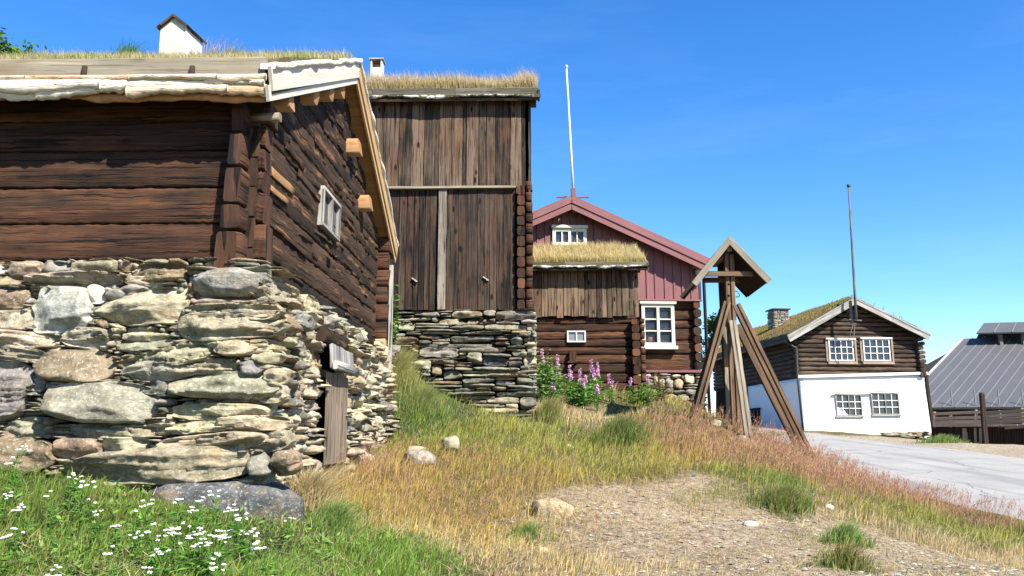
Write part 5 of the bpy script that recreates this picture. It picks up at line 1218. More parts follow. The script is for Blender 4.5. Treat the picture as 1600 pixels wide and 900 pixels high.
# ================================================================ big barn with sheet roof, far right
A = at(1401, 637, 57); B_ = A+Vector((34, -7, 0)); Dp = at(1505, 529, 68); E_ = Dp-A; L7 = B_-A
b7 = thing('sheet_roof_barn', A, 0, 'large barn with grey ribbed sheet roof and raised ridge vent at the right', 'barn')
Lh = L7.normalized(); Eh = E_.normalized(); n7 = Lh.cross(Eh).normalized()
mb = MB(131); mb.poly([Vector((0, 0, 0)), L7, L7+E_, E_], n7, .15); Eb = Vector((E_.x, E_.y, -E_.z)); 
n7b = Vector((n7.x, n7.y, n7.z)); hv_ = Vector((-Lh.y, Lh.x, 0)); run = hv_*(Vector((E_.x, E_.y, 0)).dot(hv_)); Eb = Vector((run.x, run.y, -E_.z))
mb.poly([E_, E_+L7, E_+L7+Eb, E_+Eb], Lh.cross(Eb).normalized()*(1 if Lh.cross(Eb).z > 0 else -1), .15)
r7 = mb.build('roof', M['sheet'], b7)
for k in range(1, 46):
    mb = MB(132); a = L7*(k/46.0); mb.beam(a+n7*.02, a+E_*(1)+n7*.02, .045, .05, n7, rnd=.5); mb.build('roof_seam', M['seam'], r7)
mb = MB(133); mb.beam(n7*.05, E_+n7*.05, .16, .1, n7); mb.build('verge_board', M['metal_light'], r7)
# raised ridge
u0_ = at(1527, 526, 67.6)-A; tt0 = .11
mb = MB(134); m0 = E_+L7*.05
hgt = 1.3; vs = hv_*(-3.2)+Vector((0, 0, .6)); 
for (dv, zz_) in ((-1, 1),):
    pA = m0+Vector((0, 0, hgt))-hv_*0; top0 = pA; top1 = pA+L7*.8; fa = top0+Vector((0, 0, -1.1))-hv_*2.2-Lh*1.4; fb = top1+Vector((0, 0, -1.1))-hv_*2.2
    mb.poly([fa, fb, top1, top0], (fb-fa).cross(top0-fa).normalized(), .12)
    ba = top0+Vector((0, 0, -1.1))+hv_*2.2; bb = top1+Vector((0, 0, -1.1))+hv_*2.2; nn = (bb-ba).cross(top0-ba).normalized(); nn = nn if nn.z > 0 else -nn; mb.poly([ba, bb, top1, top0], nn, .12)
rv = mb.build('ridge_vent', M['sheet'], r7)
mb = MB(135); nA = (fb-fa).cross(top0-fa).normalized()
for k in range(1, 22):
    t = k/22.0; mb.beam(fa.lerp(fb, t)+nA*.03, top0.lerp(top1, t)+nA*.03, .07, .06, nA)
mb.build('roof_seam', M['seam'], rv)
mb = MB(136)
for k in range(16):
    t = .02+k*.062
    for sgn in (-1,): 
        foot = m0+L7*.8*t+hv_*(sgn*1.6)+Vector((0, 0, -1.0)); mb = MB(136); mb.beam(foot, foot+Vector((0, 0, 1.35)), .28, .28, (0, 1, 0)); mb.build('vent_post', M['pole_grey'], rv)
for k in range(16):
    foot = m0+L7*.8*(.02+k*.062)+hv_*1.6+Vector((0, 0, -1.0)); mb = MB(136); mb.beam(foot, foot+Vector((0, 0, 1.35)), .24, .24, (0, 1, 0)); mb.build('vent_post', M['pole_grey'], rv)
mb = MB(137)
for k in range(23): mb = MB(137); a = L7*(.015+k*.043)+E_*.02+n7*.1; mb.beam(a, a+Vector((0, 0, 1.0)), .07, .07, (0, 1, 0)); mb.build('snow_stake', M['seam'], r7)
mb = MB(138)
wl = [hv_*.8+Vector((0, 0, -3.2)), hv_*.8+L7+Vector((0, 0, -3.2)), hv_*.8+L7+Vector((0, 0, .25)), hv_*.8+Vector((0, 0, .25))]
mb.poly([wl[0], wl[1], wl[2], wl[3]], -hv_, .3)
mb.build('front_wall', M['black_log'], b7)
mb = MB(139); g0 = hv_*1.0+Lh*.5; mb.poly([g0+Vector((0, 0, -3.2)), g0+Vector((0, 0, .2)), Lh*.5+E_-n7*.2, g0+hv_*(2*Vector((E_.x, E_.y, 0)).dot(hv_)-2.0)+Vector((0, 0, .2)), g0+hv_*(2*Vector((E_.x, E_.y, 0)).dot(hv_)-2.0)+Vector((0, 0, -3.2))], -Lh, .3); mb.build('gable_wall', M['black_log'], b7)

# ================================================================ fence and retaining wall
def pt(x, y, Y): return at(x, y, Y)
YA, YB = 33.5, 31.0
fo = at(1460, 697, YA); fe = thing('rail_fence', fo, 0, 'brown horizontal rail fence standing on the dark plank retaining wall', 'fence')
def fx(x, y): t = (x-1458)/142.0; Y = YA+(YB-YA)*t; return at(x, y, Y)-fo
mb = MB(141)
for (y0, y1) in ((647, 643.5), (654, 652), (659.5, 658), (663.5, 662.5)): mb.beam(fx(1460, y0), fx(1537, y1), .04, .11, (0, 0, 1), seg=3, jit=.004)
for (y0, y1) in ((645, 640), (650.5, 646), (656, 652), (661, 658)): mb.beam(fx(1541, y0), fx(1680, y1-3), .04, .115, (0, 0, 1), seg=3, jit=.004)
mb.build('rail', M['rail'], fe)
for x, yt in ((1461, 643), (1486, 645), (1526, 640), (1563, 641), (1598, 637), (1640, 636)):
    mb = MB(142); mb.beam(fx(x, 668)+Vector((0, .05, 0)), fx(x, yt)+Vector((0, .05, 0)), .10, .08, (0, 1, 0), rnd=.3); mb.build('post', M['rail'], fe)
mb = MB(143); mb.beam(fx(1460, 666)+Vector((0, -.05, 0)), fx(1590, 664)+Vector((0, -.05, 0)), .3, .05, (0, 0, 1), rnd=.9); mb.beam(fx(1568, 668)+Vector((0, -.1, 0)), fx(1680, 660)+Vector((0, -.1, 0)), .12, .14, (0, 0, 1), rnd=.5); mb.build('cap_board', M['tower_grey'], fe)
rwll = thing('plank_retaining_wall', fo, 0, 'dark upright plank retaining wall under the rail fence at the road edge', 'retaining wall')
mb = MB(144)
for k in range(52):
    x = 1459+k*4.2; a = fx(x, 705)+Vector((0, .08, -.1)); b = fx(x, 667)+Vector((0, .08, 0)); mb.beam(a, b, .11, .05, (0, 1, 0), seg=2, jit=.012, rnd=rr.uniform(0, .6))
mb.build('plank_wall', M['tower_dark'], rwll)
for x, t in ((1508, .22), (1524, .09), (1532, .09)):
    mb = MB(145); mb.beam(fx(x, 703)+Vector((0, -.02, 0)), fx(x-1, 669)+Vector((0, -.02, 0)), t*.8, .08, (0, 1, 0), rnd=.5); mb.build('support_post', M['rail'], rwll)
p0 = at(1541, 704, 30.6); p1 = at(1534, 616, 30.6); dp = thing('dark_post', p0, 0, 'single dark leaning post standing in front of the rail fence', 'post'); mb = MB(146); mb.beam((0, 0, -.1), p1-p0, .16, .14, (0, 1, 0), seg=4, jit=.006); mb.build('shaft', M['tower_dark'], dp)
mb = MB(147); mb.beam(p1-p0, (p1-p0)*1.03, .17, .15, (0, 1, 0), ch=.3); mb.build('post_cap', M['iron'], dp)
# ================================================================ grass on the ground
rs = np.random.RandomState(101)
def blocked(x, y):
    m = np.zeros(len(x), bool)
    for f_, u0, u1, v0, v1 in ((fr, UL-.2, .22, -.20, VW+.1), (f2, UL2-.2, .05, -.12, D2), (f3, UL3, .0, -.05, 8), (f4, UL4, .05, -.1, D4), (f6, -.1, 6.3, -.15, D6)):
        c, s = math.cos(f_.a), math.sin(f_.a); dx, dy = x-f_.o.x, y-f_.o.y; u = dx*c+dy*s; v = -dx*s+dy*c; m |= (u > u0) & (u < u1) & (v > v0) & (v < v1)
    m |= (np.abs(x-road_cx(y)) < RW+.05) & (y < 60)
    return m
HB = np.array([.11, .13, .165, .10, .035, .125]); BD = np.array([1, 1, 1, .9, .50, 1.0])
TIP = np.array([[.30,.44,.09],[.66,.47,.18],[.60,.39,.25],[.80,.66,.40],[.60,.50,.28],[.58,.52,.20]])
def make_grass(name, n, ylo, yhi, wide, wbase, seed, side=0.0, hmul=1.0):
    rs = np.random.RandomState(seed); y = ylo*(yhi/ylo)**rs.rand(n); x = rs.uniform(-1, 1, n)*(y*.70+wide)
    k = ~blocked(x, y); k &= ~((x > 12.5) & (y < 34)); x, y = x[k], y[k]
    w = zones(x, y); k = rs.rand(len(x)) < (w@BD)*np.clip(.62+.55*n2(x*3, y*3, 33)+1.1*w[:, BARE]*n2(x*1.7, y*1.7, 35), .03, 1.1); x, y, w = x[k], y[k], w[k]
    # each blade takes one zone's look, chosen by the local mixture
    cs = np.cumsum(w, 1); pick = (rs.rand(len(x), 1) > cs).sum(1).clip(0, 5); z = H(x, y)
    clump = n2(x*2.2, y*2.2, 60, 3); h = HB[pick]*rs.uniform(.45, 1.15, len(x))*(1+.9*clump)*(1+.5*n2(x*7, y*7, 61))*hmul
    dr = road_cx(y)-RW-x; h = h*np.where(dr < .5, .6+.8*np.clip(dr, 0, .5), 1)
    cb = PAL[pick]*rs.uniform(.40, 1.35, (len(x), 1))*(1+.3*n2(x*1.3, y*1.3, 70))[:, None]; seedy = (rs.rand(len(x)) < np.array([.12, .35, .65, .5, .4, .25])[pick])
    ct = np.where(seedy[:, None], TIP[pick]*rs.uniform(.8, 1.2, (len(x), 1)), cb*1.2)
    cb = np.where((rs.rand(len(x), 1) < .12), np.array([.50,.40,.22])*rs.uniform(.6, 1.1, (len(x), 1)), cb)
    h = np.where(seedy & (pick != BARE), h*1.25, h); wd = wbase*np.maximum(1, y/9)*rs.uniform(.6, 1.5, len(x))
    ln = np.where(pick == GREEN, .75, .45)
    V, q, t, c = blades(np.stack([x, y, z], -1), h, wd, ln, cb, ct, rs)
    return V, q, t, c
V, F_, Cc = cat_blades([make_grass('g', 330000, 3.6, 12.5, .6, .0042, 201), make_grass('g', 150000, 11, 34, 1.0, .0050, 202), make_grass('g', 20000, 2.0, 30, 6, .006, 203)])
tag(mesh_np('meadow_grass', V, F_, M['grass'], None, col=Cc, smooth=False), kind='stuff')
# broad leaves and flattened straw among the blades
rs = np.random.RandomState(66); n = 60000; y = 3.8*(14/3.8)**rs.rand(n); x = rs.uniform(-1, 1, n)*(y*.7+.3); w = zones(x, y); k = (rs.rand(n) < w[:, GREEN]*.30*np.clip(.4+2*n2(x*2, y*2, 90), 0, 1)+w[:, OLIVE]*.05) & ~blocked(x, y); x, y = x[k], y[k]; n = len(x)
def leaves_np(P, size, cols, rs, long=2.4):
    n = len(P); d = rs.normal(0, 1, (n, 3)); d[:, 2] = np.abs(d[:, 2])*.6; d /= np.linalg.norm(d, axis=1)[:, None]; s = np.cross(d, rs.normal(0, 1, (n, 3))*np.array([.4, .4, 1])); s /= np.linalg.norm(s, axis=1)[:, None]+1e-9; L_ = size[:, None]
    V = np.stack([P, P+d*L_*.45+s*L_/long*.5, P+d*L_, P+d*L_*.45-s*L_/long*.5], 1).reshape(-1, 3); return V, np.arange(n*4).reshape(n, 4), np.repeat(cols, 4, 0)
V, f_, c_ = leaves_np(np.stack([x, y, H(x, y)+rs.uniform(.02, .09, n)], -1), rs.uniform(.025, .065, n), np.array([.16,.30,.06])*rs.uniform(.5, 1.4, (n, 1)), rs)
tag(mesh_np('ground_leaves', V, f_, M['grass'], None, col=c_, smooth=False), kind='stuff')
n = 26000; y = 3.8*(15/3.8)**rs.rand(n); x = rs.uniform(-1, 1, n)*(y*.7+.3); k = ~blocked(x, y); k &= rs.rand(n) < np.clip(.35+1.6*n2(x*1.5, y*1.5, 91), .05, 1); x, y = x[k], y[k]; n = len(x); L_ = rs.uniform(.06, .24, n)
a = rs.rand(n)*6.283; z0_ = H(x, y)+rs.uniform(.02, .09, n); wd = .0022*np.maximum(1, y/8); d = np.stack([np.cos(a), np.sin(a), rs.uniform(-.1, .35, n)], -1)*L_[:, None]; sd = np.stack([-np.sin(a), np.cos(a), 0*a], -1)*wd[:, None]; P = np.stack([x, y, z0_], -1)
V = np.stack([P-sd, P+sd, P+d+sd*.4, P+d-sd*.4], 1).reshape(-1, 3)
tag(mesh_np('flattened_straw', V, np.arange(n*4).reshape(n, 4), M['grass'], None, col=np.repeat(np.array([.62,.52,.32])*rs.uniform(.5, 1.2, (n, 1)), 4, 0), smooth=False), kind='stuff')
# feathery seed heads: fine stems with short side spikelets
def seedheads(n, seed):
    rs = np.random.RandomState(seed); y = 4.5*(16/4.5)**rs.rand(n*9); x = rs.uniform(-1, 1, n*9)*y*.7; w = zones(x, y)
    k = (rs.rand(len(x)) < w[:, RED]*.9+w[:, GOLD]*.18) & ~blocked(x, y); x, y = x[k][:n], y[k][:n]; m = len(x); z = H(x, y); h = rs.uniform(.18, .34, m)
    L = []; st = np.stack([x, y, z], -1); L.append(blades(st, h, np.full(m, .0025)*np.maximum(1, y/9), np.full(m, .25), np.tile([.32,.24,.10], (m, 1)), np.tile([.44,.26,.16], (m, 1)), rs, droop=0))
    tipp = L[0][0].reshape(-1, 5, 3)[:, 4]
    for j in range(7):
        p = tipp*(1-.045*j)+st*.045*j+rs.normal(0, .006, (m, 3)); col = np.array([.46,.25,.17])*rs.uniform(.6, 1.4, (m, 1))
        L.append(blades(p-np.array([0, 0, .02]), rs.uniform(.02, .045, m), np.full(m, .004)*np.maximum(1, y/9), np.full(m, 1.6), col, col*1.2, rs))
    return cat_blades(L)
V, F_, Cc = seedheads(5500, 55)
tag(mesh_np('seed_head_grass', V, F_, M['grass'], None, col=Cc, smooth=False), kind='stuff')

def grass_tuft(name, px, py, r, hgt, n, cb, ct, label, cat='grass tuft', lean=.7, seed=1, w=.006, group=None, y0=3.5):
    p = ground(px, py, y0); rs = np.random.RandomState(seed); a = rs.rand(n)*2*np.pi; q = r*np.minimum(np.abs(rs.normal(0, .62, n)), 1.5)*(1+.35*np.sin(a*3+seed)+.2*np.sin(a*7+seed*2)); x = p[0]+np.cos(a)*q; y = p[1]+np.sin(a)*q
    h = hgt*rs.uniform(.5, 1.1, n)*np.clip(1-.42*(q/r)**2, .25, 1); P = np.stack([x-p[0], y-p[1], H(x, y)-p[2]], -1)
    V, qd, t, c = blades(P, h, np.full(n, w)*rs.uniform(.6, 1.4, n), np.full(n, lean), np.where(rs.rand(n, 1) < .2, np.array([.42,.34,.14]), np.array(cb)*rs.uniform(.6, 1.7, (n, 1))), np.where(rs.rand(n, 1) < .3, np.array([.52,.43,.2]), np.array(ct)*rs.uniform(.7, 1.4, (n, 1))), rs)
    o = mesh_np(name, V, [qd, t], M['grass'], None, col=c, smooth=False); o.location = p; return tag(o, label, cat, group)
G0, G1 = (.08,.18,.03), (.20,.34,.08); ST0, ST1 = (.36,.27,.13), (.60,.48,.28); SH = (.06,.12,.02)
grass_tuft('grass_tuft', 520, 835, .20, .30, 1500, G0, G1, 'bright green leafy tuft right of the dark grey corner boulder', seed=1)
grass_tuft('grass_tuft', 825, 845, .24, .16, 1100, G0, G1, 'small fresh green tuft in the dry grass below the tan boulder', seed=2)
grass_tuft('grass_tuft', 968, 692, .45, .45, 2600, SH, (.12,.20,.04), 'dark green bushy tuft in front of the flowering fireweed', seed=3)
grass_tuft('grass_tuft', 1320, 850, .22, .22, 1100, G0, G1, 'green tuft on the gravel bank below the lane', seed=4)
grass_tuft('grass_tuft', 1318, 888, .22, .22, 900, SH, (.22,.20,.06), 'olive tuft at the lower edge of the gravel bank', seed=5)
grass_tuft('grass_tuft', 1225, 795, .35, .30, 1900, SH, (.16,.22,.05), 'dark green overhanging tuft at the top of the eroded bank', seed=6)
grass_tuft('grass_tuft', 478, 800, .26, .42, 1900, ST0, ST1, 'straw coloured dry tuft hanging beside the corner boulder', seed=7, lean=.9)
grass_tuft('grass_tuft', 500, 748, .26, .34, 1500, (.33,.20,.10), ST1, 'reddish dry tuft at the foot of the gable footing left of the cellar door', seed=8)
grass_tuft('grass_tuft', 618, 600, .42, .62, 2600, (.14,.20,.04), (.42,.40,.16), 'tall yellow green tuft between the storehouse corner and the boarded barn', seed=9, y0=11)
grass_tuft('grass_tuft', 660, 640, .40, .40, 2000, G0, (.25,.30,.10), 'leaning green tuft at the foot of the boarded barn footing', seed=10, y0=11)
grass_tuft('grass_tuft', 856, 660, .26, .50, 1500, (.10,.17,.03), (.34,.34,.12), 'upright green tuft at the right corner of the boarded barn', seed=11, y0=11)
grass_tuft('grass_tuft', 1205, 668, .5, .3, 500, G0, (.2,.25,.08), 'small green tuft at the shaded side of the white plastered house', seed=12, w=.02, y0=30)
grass_tuft('grass_tuft', 1470, 692, .8, .35, 900, G0, (.16,.28,.07), 'green tuft on the slate pile beside the rail fence', seed=13, w=.02, y0=28)
grass_tuft('grass_tuft', 570, 725, .22, .25, 1200, G0, G1, 'green tuft right of the cellar door', seed=14)

# ---- leafy things
def leaves_mesh(name, P, size, cols, rs, parent=None, long=2.2, up=.3, mat='leaves'):
    n = len(P); d = rs.normal(0, 1, (n, 3)); d[:, 2] = np.abs(d[:, 2])*up+d[:, 2]*(1-up)*.5; d /= np.linalg.norm(d, axis=1)[:, None]
    s = np.cross(d, rs.normal(0, 1, (n, 3))); s /= np.linalg.norm(s, axis=1)[:, None]+1e-9; nn = np.cross(d, s); L = (size*rs.uniform(.6, 1.3, n))[:, None]; W_ = L/long
    V = np.stack([P, P+d*L*.45+s*W_*.5+nn*L*.06, P+d*L-nn*L*.1, P+d*L*.45-s*W_*.5+nn*L*.06], 1).reshape(-1, 3); f = np.arange(n*4).reshape(n, 4)
    return mesh_np(name, V, f, M[mat], parent, col=np.repeat(cols, 4, 0), smooth=False)
def fireweed(loc, h, rz, seed, label, lean=0.0):
    rs = np.random.RandomState(seed); t = thing('fireweed', loc, rz, label, 'flowering plant', 'pink fireweed by the log shed')
    bend = np.array([lean, 0, 0]); ax = lambda s: np.stack([bend[0]*s*s*h, 0*s, s*h], -1)
    mb = MB(seed); mb.tube([Vector(ax(np.array(s))) for s in (0, .3, .6, .85, 1.0)], .008, .003, n=5); mb.build('stem', M['green_leaf'], t)
    s = rs.uniform(.08, .64, 100); P = ax(s)+rs.normal(0, .008, (100, 3)); leaves_mesh('foliage', P, np.full(100, .14*h), np.array([.10,.22,.04])*rs.uniform(.5, 1.5, (100, 1)), rs, t, long=5, up=.2)
    s = .66+.33*rs.rand(120)**1.2; rad = .030*(1-(s-.66)/.36); a = rs.rand(120)*2*np.pi; P = ax(s)+np.stack([np.cos(a)*rad, np.sin(a)*rad, 0*a], -1)*rs.rand(120, 1)
    leaves_mesh('flower_spike', P, np.full(120, .036), np.array([.80,.46,.72])*rs.uniform(.7, 1.15, (120, 1)), rs, t, long=1.3)
    return t
fw = [(851,640,545,16.6,'tallest pink fireweed at the left, leaning over the dark shed wall'),(872,640,553,16.5,None),(874,640,565,16.3,None),(889,642,570,16.2,None),(893,642,578,16.4,None),(905,643,575,16.0,None),(925,640,562,16.6,None),(929,640,575,16.3,None),(936,642,567,16.5,None),(917,640,588,16.8,None),(913,642,592,15.9,None),(953,640,584,16.6,None),(956,640,596,16.3,None),(934,640,600,15.6,None),(985,640,598,17.0,None),(866,640,600,15.9,None),(1013,636,587,17.6,'single fireweed at the right end, before the stone base of the red house')]
for k, (x, yb_, yt, Y, lb) in enumerate(fw):
    p = at(x, yb_, Y); zg_ = Hs(p.x, p.y); top = at(x, yt, Y).z; p = Vector((p.x, p.y, zg_)); fireweed(p, max(.5, top-zg_), k*1.3, 300+k, lb or 'pink fireweed spike above the green leafy clump by the log shed', lean=.05*((k % 3)-1))
def bush(name, px, py, Y, rx, rz, n, size, col, label, seed, zlift=0, flat=1.0, cat='bush', var=.5):
    p = at(px, py, Y); zg_ = Hs(p.x, p.y); rs = np.random.RandomState(seed); t = thing(name, (p.x, p.y, zg_), 0, label, cat)
    mb = MB(seed); P = []
    for k in range(9):
        a = rs.rand()*6.28; e = np.array([math.cos(a)*rx*.7*rs.rand(), math.sin(a)*rx*.6*rs.rand(), rz*rs.uniform(.6, 1.1)]); mb.tube([(0, 0, -.05), Vector(e*.5+np.array([0, 0, .02])), Vector(e)], .010, .004, n=5); m = n//9
        s = rs.rand(m, 1)**.7; P.append(e*s+rs.normal(0, 1, (m, 3))*np.array([rx*.30, rx*.28, rz*.13])*(.4+s))
    mb.build('stem', M['green_leaf'], t); P = np.concatenate(P); P[:, 2] = np.maximum(P[:, 2], .02)
    leaves_mesh('foliage', P, np.full(len(P), size), np.array(col)*(1+rs.uniform(-var, var, (len(P), 1))), rs, t, long=3, up=.3); return t
bush('leafy_bush', 906, 640, 16.2, .50, .38, 1000, .10, (.14,.28,.06), 'bright green leafy clump under the fireweed flowers', 1)
bush('leafy_bush', 856, 640, 16.0, .30, .8, 1300, .12, (.16,.26,.08), 'tall pale green leafy clump at the barn corner under the leftmost fireweed', 2)
bush('dry_bush', 1033, 636, 17.8, .30, .55, 1000, .05, (.16,.09,.06), 'brown dried bush against the stone base of the red house', 3)
bush('climbing_weed', 607, 560, 13.3, .16, 1.25, 800, .10, (.10,.20,.04), 'thin green weed climbing beside the pale corner board', 4)
bush('leafy_weed', 1005, 635, 16.8, .40, .35, 900, .08, (.14,.22,.05), 'low green weed at the right corner of the log shed', 5)
# ---- trees
def tree(name, loc, h, cr, label, seed, n=9000, size=.16, col=(.09,.17,.03), base=.25):
    rs = np.random.RandomState(seed); t = thing(name, loc, 0, label, 'tree'); mb = MB(seed)
    mb.tube([(0, 0, -.2), (.05, 0, h*.3), (-.05, .05, h*.62), (0, 0, h*.92)], .05*h**.8, .02, n=8); ends = []
    for k in range(16):
        z0 = h*rs.uniform(base, .85); a = rs.rand()*6.28; L_ = cr*rs.uniform(.55, 1.0)*(1.15-.75*(z0/h)); e = np.array([math.cos(a)*L_, math.sin(a)*L_, z0+L_*.45]); mb.tube([(0, 0, z0), Vector((e[0]*.5, e[1]*.5, z0+L_*.28)), Vector(e)], .022*h**.6, .008, n=5); ends.append((np.array([0, 0, z0]), e))
    mb.build('trunk', M['tower_grey'], t); P = []; cc = []
    m = n//48
    for (a, e) in ends:
        for j in range(3):
            s = rs.uniform(.45, 1.05); c0 = a+(e-a)*s+rs.normal(0, .12*cr, 3); P.append(c0+rs.normal(0, 1, (m, 3))*cr*np.array([.17, .17, .12])); cc.append(np.tile(np.array(col)*rs.uniform(.6, 1.5), (m, 1)))
    P = np.concatenate(P); cc = np.concatenate(cc)*rs.uniform(.7, 1.3, (len(P), 1)); leaves_mesh('crown', P, np.full(len(P), size), cc, rs, t, long=1.8); return t
pt_ = at(-15, 60, 20.0); zg_ = Hs(pt_.x, pt_.y); tree('leafy_tree', (pt_.x-.35, pt_.y, zg_), pt_.z-zg_+.45, 1.7, 'green leafy tree top showing above the near turf roof at the far left', 4, n=22000, size=.16)
pt_ = at(1116, 486, 52.0); zg_ = Hs(pt_.x, pt_.y); tree('slender_tree', (pt_.x, pt_.y, zg_), pt_.z-zg_+.3, 1.1, 'small dark tree between the red house and the white plastered house', 6, n=3000, size=.22, col=(.05,.09,.02))

# ---- rocks
def rock(px, py, size, col, seed, label, p=2.6, tilt=0, sink=.3, rz=0):
    g_ = ground(px, py); V, f, c = boulder((0, 0, 0), size, col, seed, p=p, tilt=tilt, rz=rz, n=40); o = mesh_np('rock', V, f, M['stone'], None, col=c); o.location = (g_[0], g_[1], g_[2]+size[2]*(.42-sink)); return tag(o, label, 'rock')
rock(862, 806, (.42, .34, .24), 'tan', 1, 'tan rounded boulder half sunk in the dry grass in the middle', p=3.2, sink=.25)
rock(657, 728, (.44, .40, .26), 'grey', 2, 'large grey stone in the grass below the boarded barn', sink=.22)
rock(704, 704, (.24, .25, .26), 'green', 3, 'smaller mossy grey stone behind the large grey stone', sink=.2)
rock(650, 706, (.28, .22, .12), 'pink', 13, 'low pale stone just above the large grey stone', sink=.3)
rock(1173, 823, (.15, .08, .07), 'white', 4, 'long pale stone lying on the gravel bank', sink=.2, p=3)
rock(1296, 796, (.10, .08, .08), 'white', 5, 'small white stone on the lip of the eroded bank', sink=.3)
rock(1165, 690, (.26, .2, .16), 'pink', 6, 'pink stone at the foot of the bell frame strut', sink=.3)
rock(1122, 664, (.26, .2, .14), 'beige', 7, 'beige stone between the legs of the bell frame', sink=.3)
rock(1272, 708, (.22, .2, .2), 'brown', 8, 'brown block at the foot of the right bell frame leg', p=5, sink=.3)
rock(890, 700, (.12, .10, .08), 'white', 9, 'small pale stone in the grass above the tan boulder', sink=.3)
rock(848, 862, (.08, .07, .05), 'white', 11, 'small white stone beside the fresh green tuft', sink=.3)
# pebbles and chips: nobody could count them
rs = np.random.RandomState(9); n = 26000; y = 5.0*(13/5.0)**rs.rand(n); x = rs.uniform(-.1, 1, n)*y*.68; w = zones(x, y); k = (rs.rand(n) < w[:, BARE]**1.3*.55+w[:, PALE]*.035) & ~blocked(x, y); x, y = x[k], y[k]
z = H(x, y); n = len(x); s = .005+.020*rs.rand(n)**7; base = np.array([[1,0,0],[-1,0,0],[0,1,0],[0,-1,0],[0,0,1],[0,0,-1]], float); fo_ = np.array([[0,2,4],[2,1,4],[1,3,4],[3,0,4],[2,0,5],[1,2,5],[3,1,5],[0,3,5]])
V = base[None]*s[:, None, None]*np.stack([rs.uniform(.7, 1.8, (n, 6)), rs.uniform(.7, 1.6, (n, 6)), rs.uniform(.3, .7, (n, 6))], -1)+np.stack([x, y, z+s*.25], -1)[:, None]
col = np.array([SC[q] for q in ('white', 'grey', 'beige', 'pink', 'slate')])[rs.randint(0, 5, n)]*rs.uniform(.5, 1.0, (n, 1))
tag(mesh_np('gravel', V.reshape(-1, 3), (np.arange(n)[:, None, None]*6+fo_).reshape(-1, 3), M['rubble'], None, col=np.repeat(col, 6, 0), smooth=False), kind='stuff')

# ---- white yarrow at the lower left
def yarrow(seed):
    rs = np.random.RandomState(seed); h = rs.uniform(.20, .32); t = thing('yarrow', (0, 0, 0), 0, 'white flowered yarrow in the green grass below the stone footing', 'wildflower', 'white yarrow flowers at the lower left')
    mb = MB(seed); top = Vector((rs.uniform(-.05, .05), rs.uniform(-.05, .02), h)); mb.tube([(0, 0, 0), top*.55+Vector((.01, 0, 0)), top], .003, .002, n=5)
    heads = []
    for k in range(rs.randint(3, 7)):
        e = top+Vector((rs.uniform(-.045, .045), rs.uniform(-.03, .03), rs.uniform(-.02, .02))); mb.tube([top*.78, e], .0018, n=4); heads.append(e)
    mb.build('stem', M['green_leaf'], t)
    P = np.stack([np.zeros(40), np.zeros(40), np.linspace(.01, h*.7, 40)], -1)+rs.normal(0, .004, (40, 3)); leaves_mesh('foliage', P, np.full(40, .06), np.array([.10,.22,.04])*rs.uniform(.6, 1.4, (40, 1)), rs, t, long=4)
    for e in heads:
        m = MB(seed)
        for j in range(9): a = rs.rand()*6.28; q = .012*math.sqrt(rs.rand()); m.blob(e+Vector((math.cos(a)*q, math.sin(a)*q, .006*rs.rand())), .0055, .0055, .004, nz=3, n=6)
        m.build('flower_head', M['white_petal'], t)
    return t
prot = [yarrow(500+k) for k in range(5)]
pos = [(12,768),(35,795),(22,808),(10,840),(88,772),(126,772),(110,740),(140,762),(85,878),(32,735),(25,705),(93,868),(160,790),(186,800),(208,800),(232,792),(222,818),(248,822),(272,815),(255,850),(275,845),(262,860),(290,800),(298,812),(305,788),(312,800),(320,812),(300,830),(308,838),(322,838),(330,850),(345,860),(362,822),(352,808),(375,798),(385,822),(390,830),(224,878),(220,895),(330,862),(430,868),(440,882),(452,792),(345,830),(318,775),(340,782),(370,780),(282,775),(120,895),(180,878),(325,895),(380,812)]
rp = random.Random(4)
for k, (x, y) in enumerate(pos):
    r = ray(x, y); best = None
    for Yq in np.arange(3.6, 6.3, .05):
        p = r*(Yq/r.y); hz = Hs(p.x, p.y)
        if p.z-.25 < hz: best = (p.x, p.y, hz-.01); break
    if best is None: continue
    if best[1] > 6.0: best = (best[0], 6.0, Hs(best[0], 6.0))
    o = prot[k] if k < 5 else copy_tree(prot[k % 5]); o.location = best; o.rotation_euler = (rp.uniform(-.15, .15), rp.uniform(-.15, .15), rp.uniform(0, 6)); s_ = rp.uniform(.75, 1.15); o.scale = (s_, s_, s_)

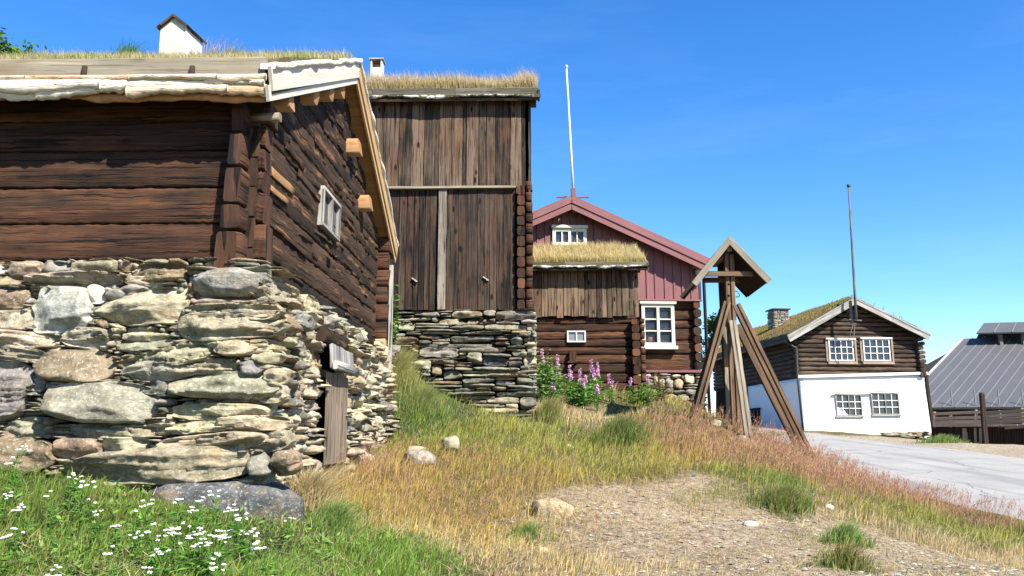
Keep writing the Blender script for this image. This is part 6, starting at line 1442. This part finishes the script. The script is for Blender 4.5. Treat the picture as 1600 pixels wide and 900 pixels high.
# ================================================================ light, sky, camera
SUN_EL, SUN_AZ = R(44), R(38)     # azimuth measured from straight behind the camera towards the right
sd_ = Vector((math.sin(SUN_AZ)*math.cos(SUN_EL), -math.cos(SUN_AZ)*math.cos(SUN_EL), math.sin(SUN_EL)))
L = bpy.data.lights.new('sun', 'SUN'); L.energy = 4.8; L.angle = R(.5); L.color = (1.0, .94, .84); lo = bpy.data.objects.new('sun', L); C.objects.link(lo); lo.location = (10, -10, 20); lo.rotation_euler = sd_.to_track_quat('Z', 'Y').to_euler()
w = bpy.data.worlds.new('World'); bpy.context.scene.world = w; w.use_nodes = True; nt = w.node_tree; sky = nt.nodes.new('ShaderNodeTexSky'); sky.sky_type = 'NISHITA'; sky.sun_disc = False
sky.sun_elevation = SUN_EL; sky.sun_rotation = math.atan2(sd_.x, sd_.y); sky.altitude = 600; sky.air_density = 1.0; sky.dust_density = .2; sky.ozone_density = 3.2
hs = nt.nodes.new('ShaderNodeHueSaturation'); hs.inputs['Saturation'].default_value = 1.32; hs.inputs['Hue'].default_value = .506; hs.inputs['Value'].default_value = 1.0
nt.links.new(sky.outputs[0], hs.inputs['Color']); tc = nt.nodes.new('ShaderNodeTexCoord'); mp = nt.nodes.new('ShaderNodeMapping'); mp.inputs['Scale'].default_value = (1.2, 2.0, 7.0); mp.inputs['Rotation'].default_value = (0, .45, 0); nt.links.new(tc.outputs['Generated'], mp.inputs[0])
nz = nt.nodes.new('ShaderNodeTexNoise'); nz.inputs['Scale'].default_value = 1.6; nz.inputs['Detail'].default_value = 6; nz.inputs['Roughness'].default_value = .6; nt.links.new(mp.outputs[0], nz.inputs['Vector'])
rmp = nt.nodes.new('ShaderNodeValToRGB'); rmp.color_ramp.elements[0].position = .52; rmp.color_ramp.elements[1].position = .85; rmp.color_ramp.elements[0].color = (0, 0, 0, 1); rmp.color_ramp.elements[1].color = (.05, .05, .05, 1); nt.links.new(nz.outputs['Fac'], rmp.inputs[0])
mxs = nt.nodes.new('ShaderNodeMix'); mxs.data_type = 'RGBA'; mxs.inputs[7].default_value = (5.5, 6.2, 7.0, 1); nt.links.new(rmp.outputs[0], mxs.inputs[0]); nt.links.new(hs.outputs[0], mxs.inputs[6])
nt.links.new(mxs.outputs[2], nt.nodes['Background'].inputs['Color']); nt.nodes['Background'].inputs['Strength'].default_value = .098
cam = bpy.data.cameras.new('camera'); co = bpy.data.objects.new('camera', cam); C.objects.link(co); co.rotation_euler = (R(90)+PITCH, 0, 0); cam.sensor_width = 36; cam.lens = 36*F/1600; cam.clip_end = 3000; cam.clip_start = .05
sc = bpy.context.scene; sc.camera = co; sc.view_settings.view_transform = 'Standard'; sc.view_settings.look = 'None'; sc.view_settings.exposure = 1.5; sc.view_settings.gamma = 1; sc.view_settings.use_curve_mapping = False
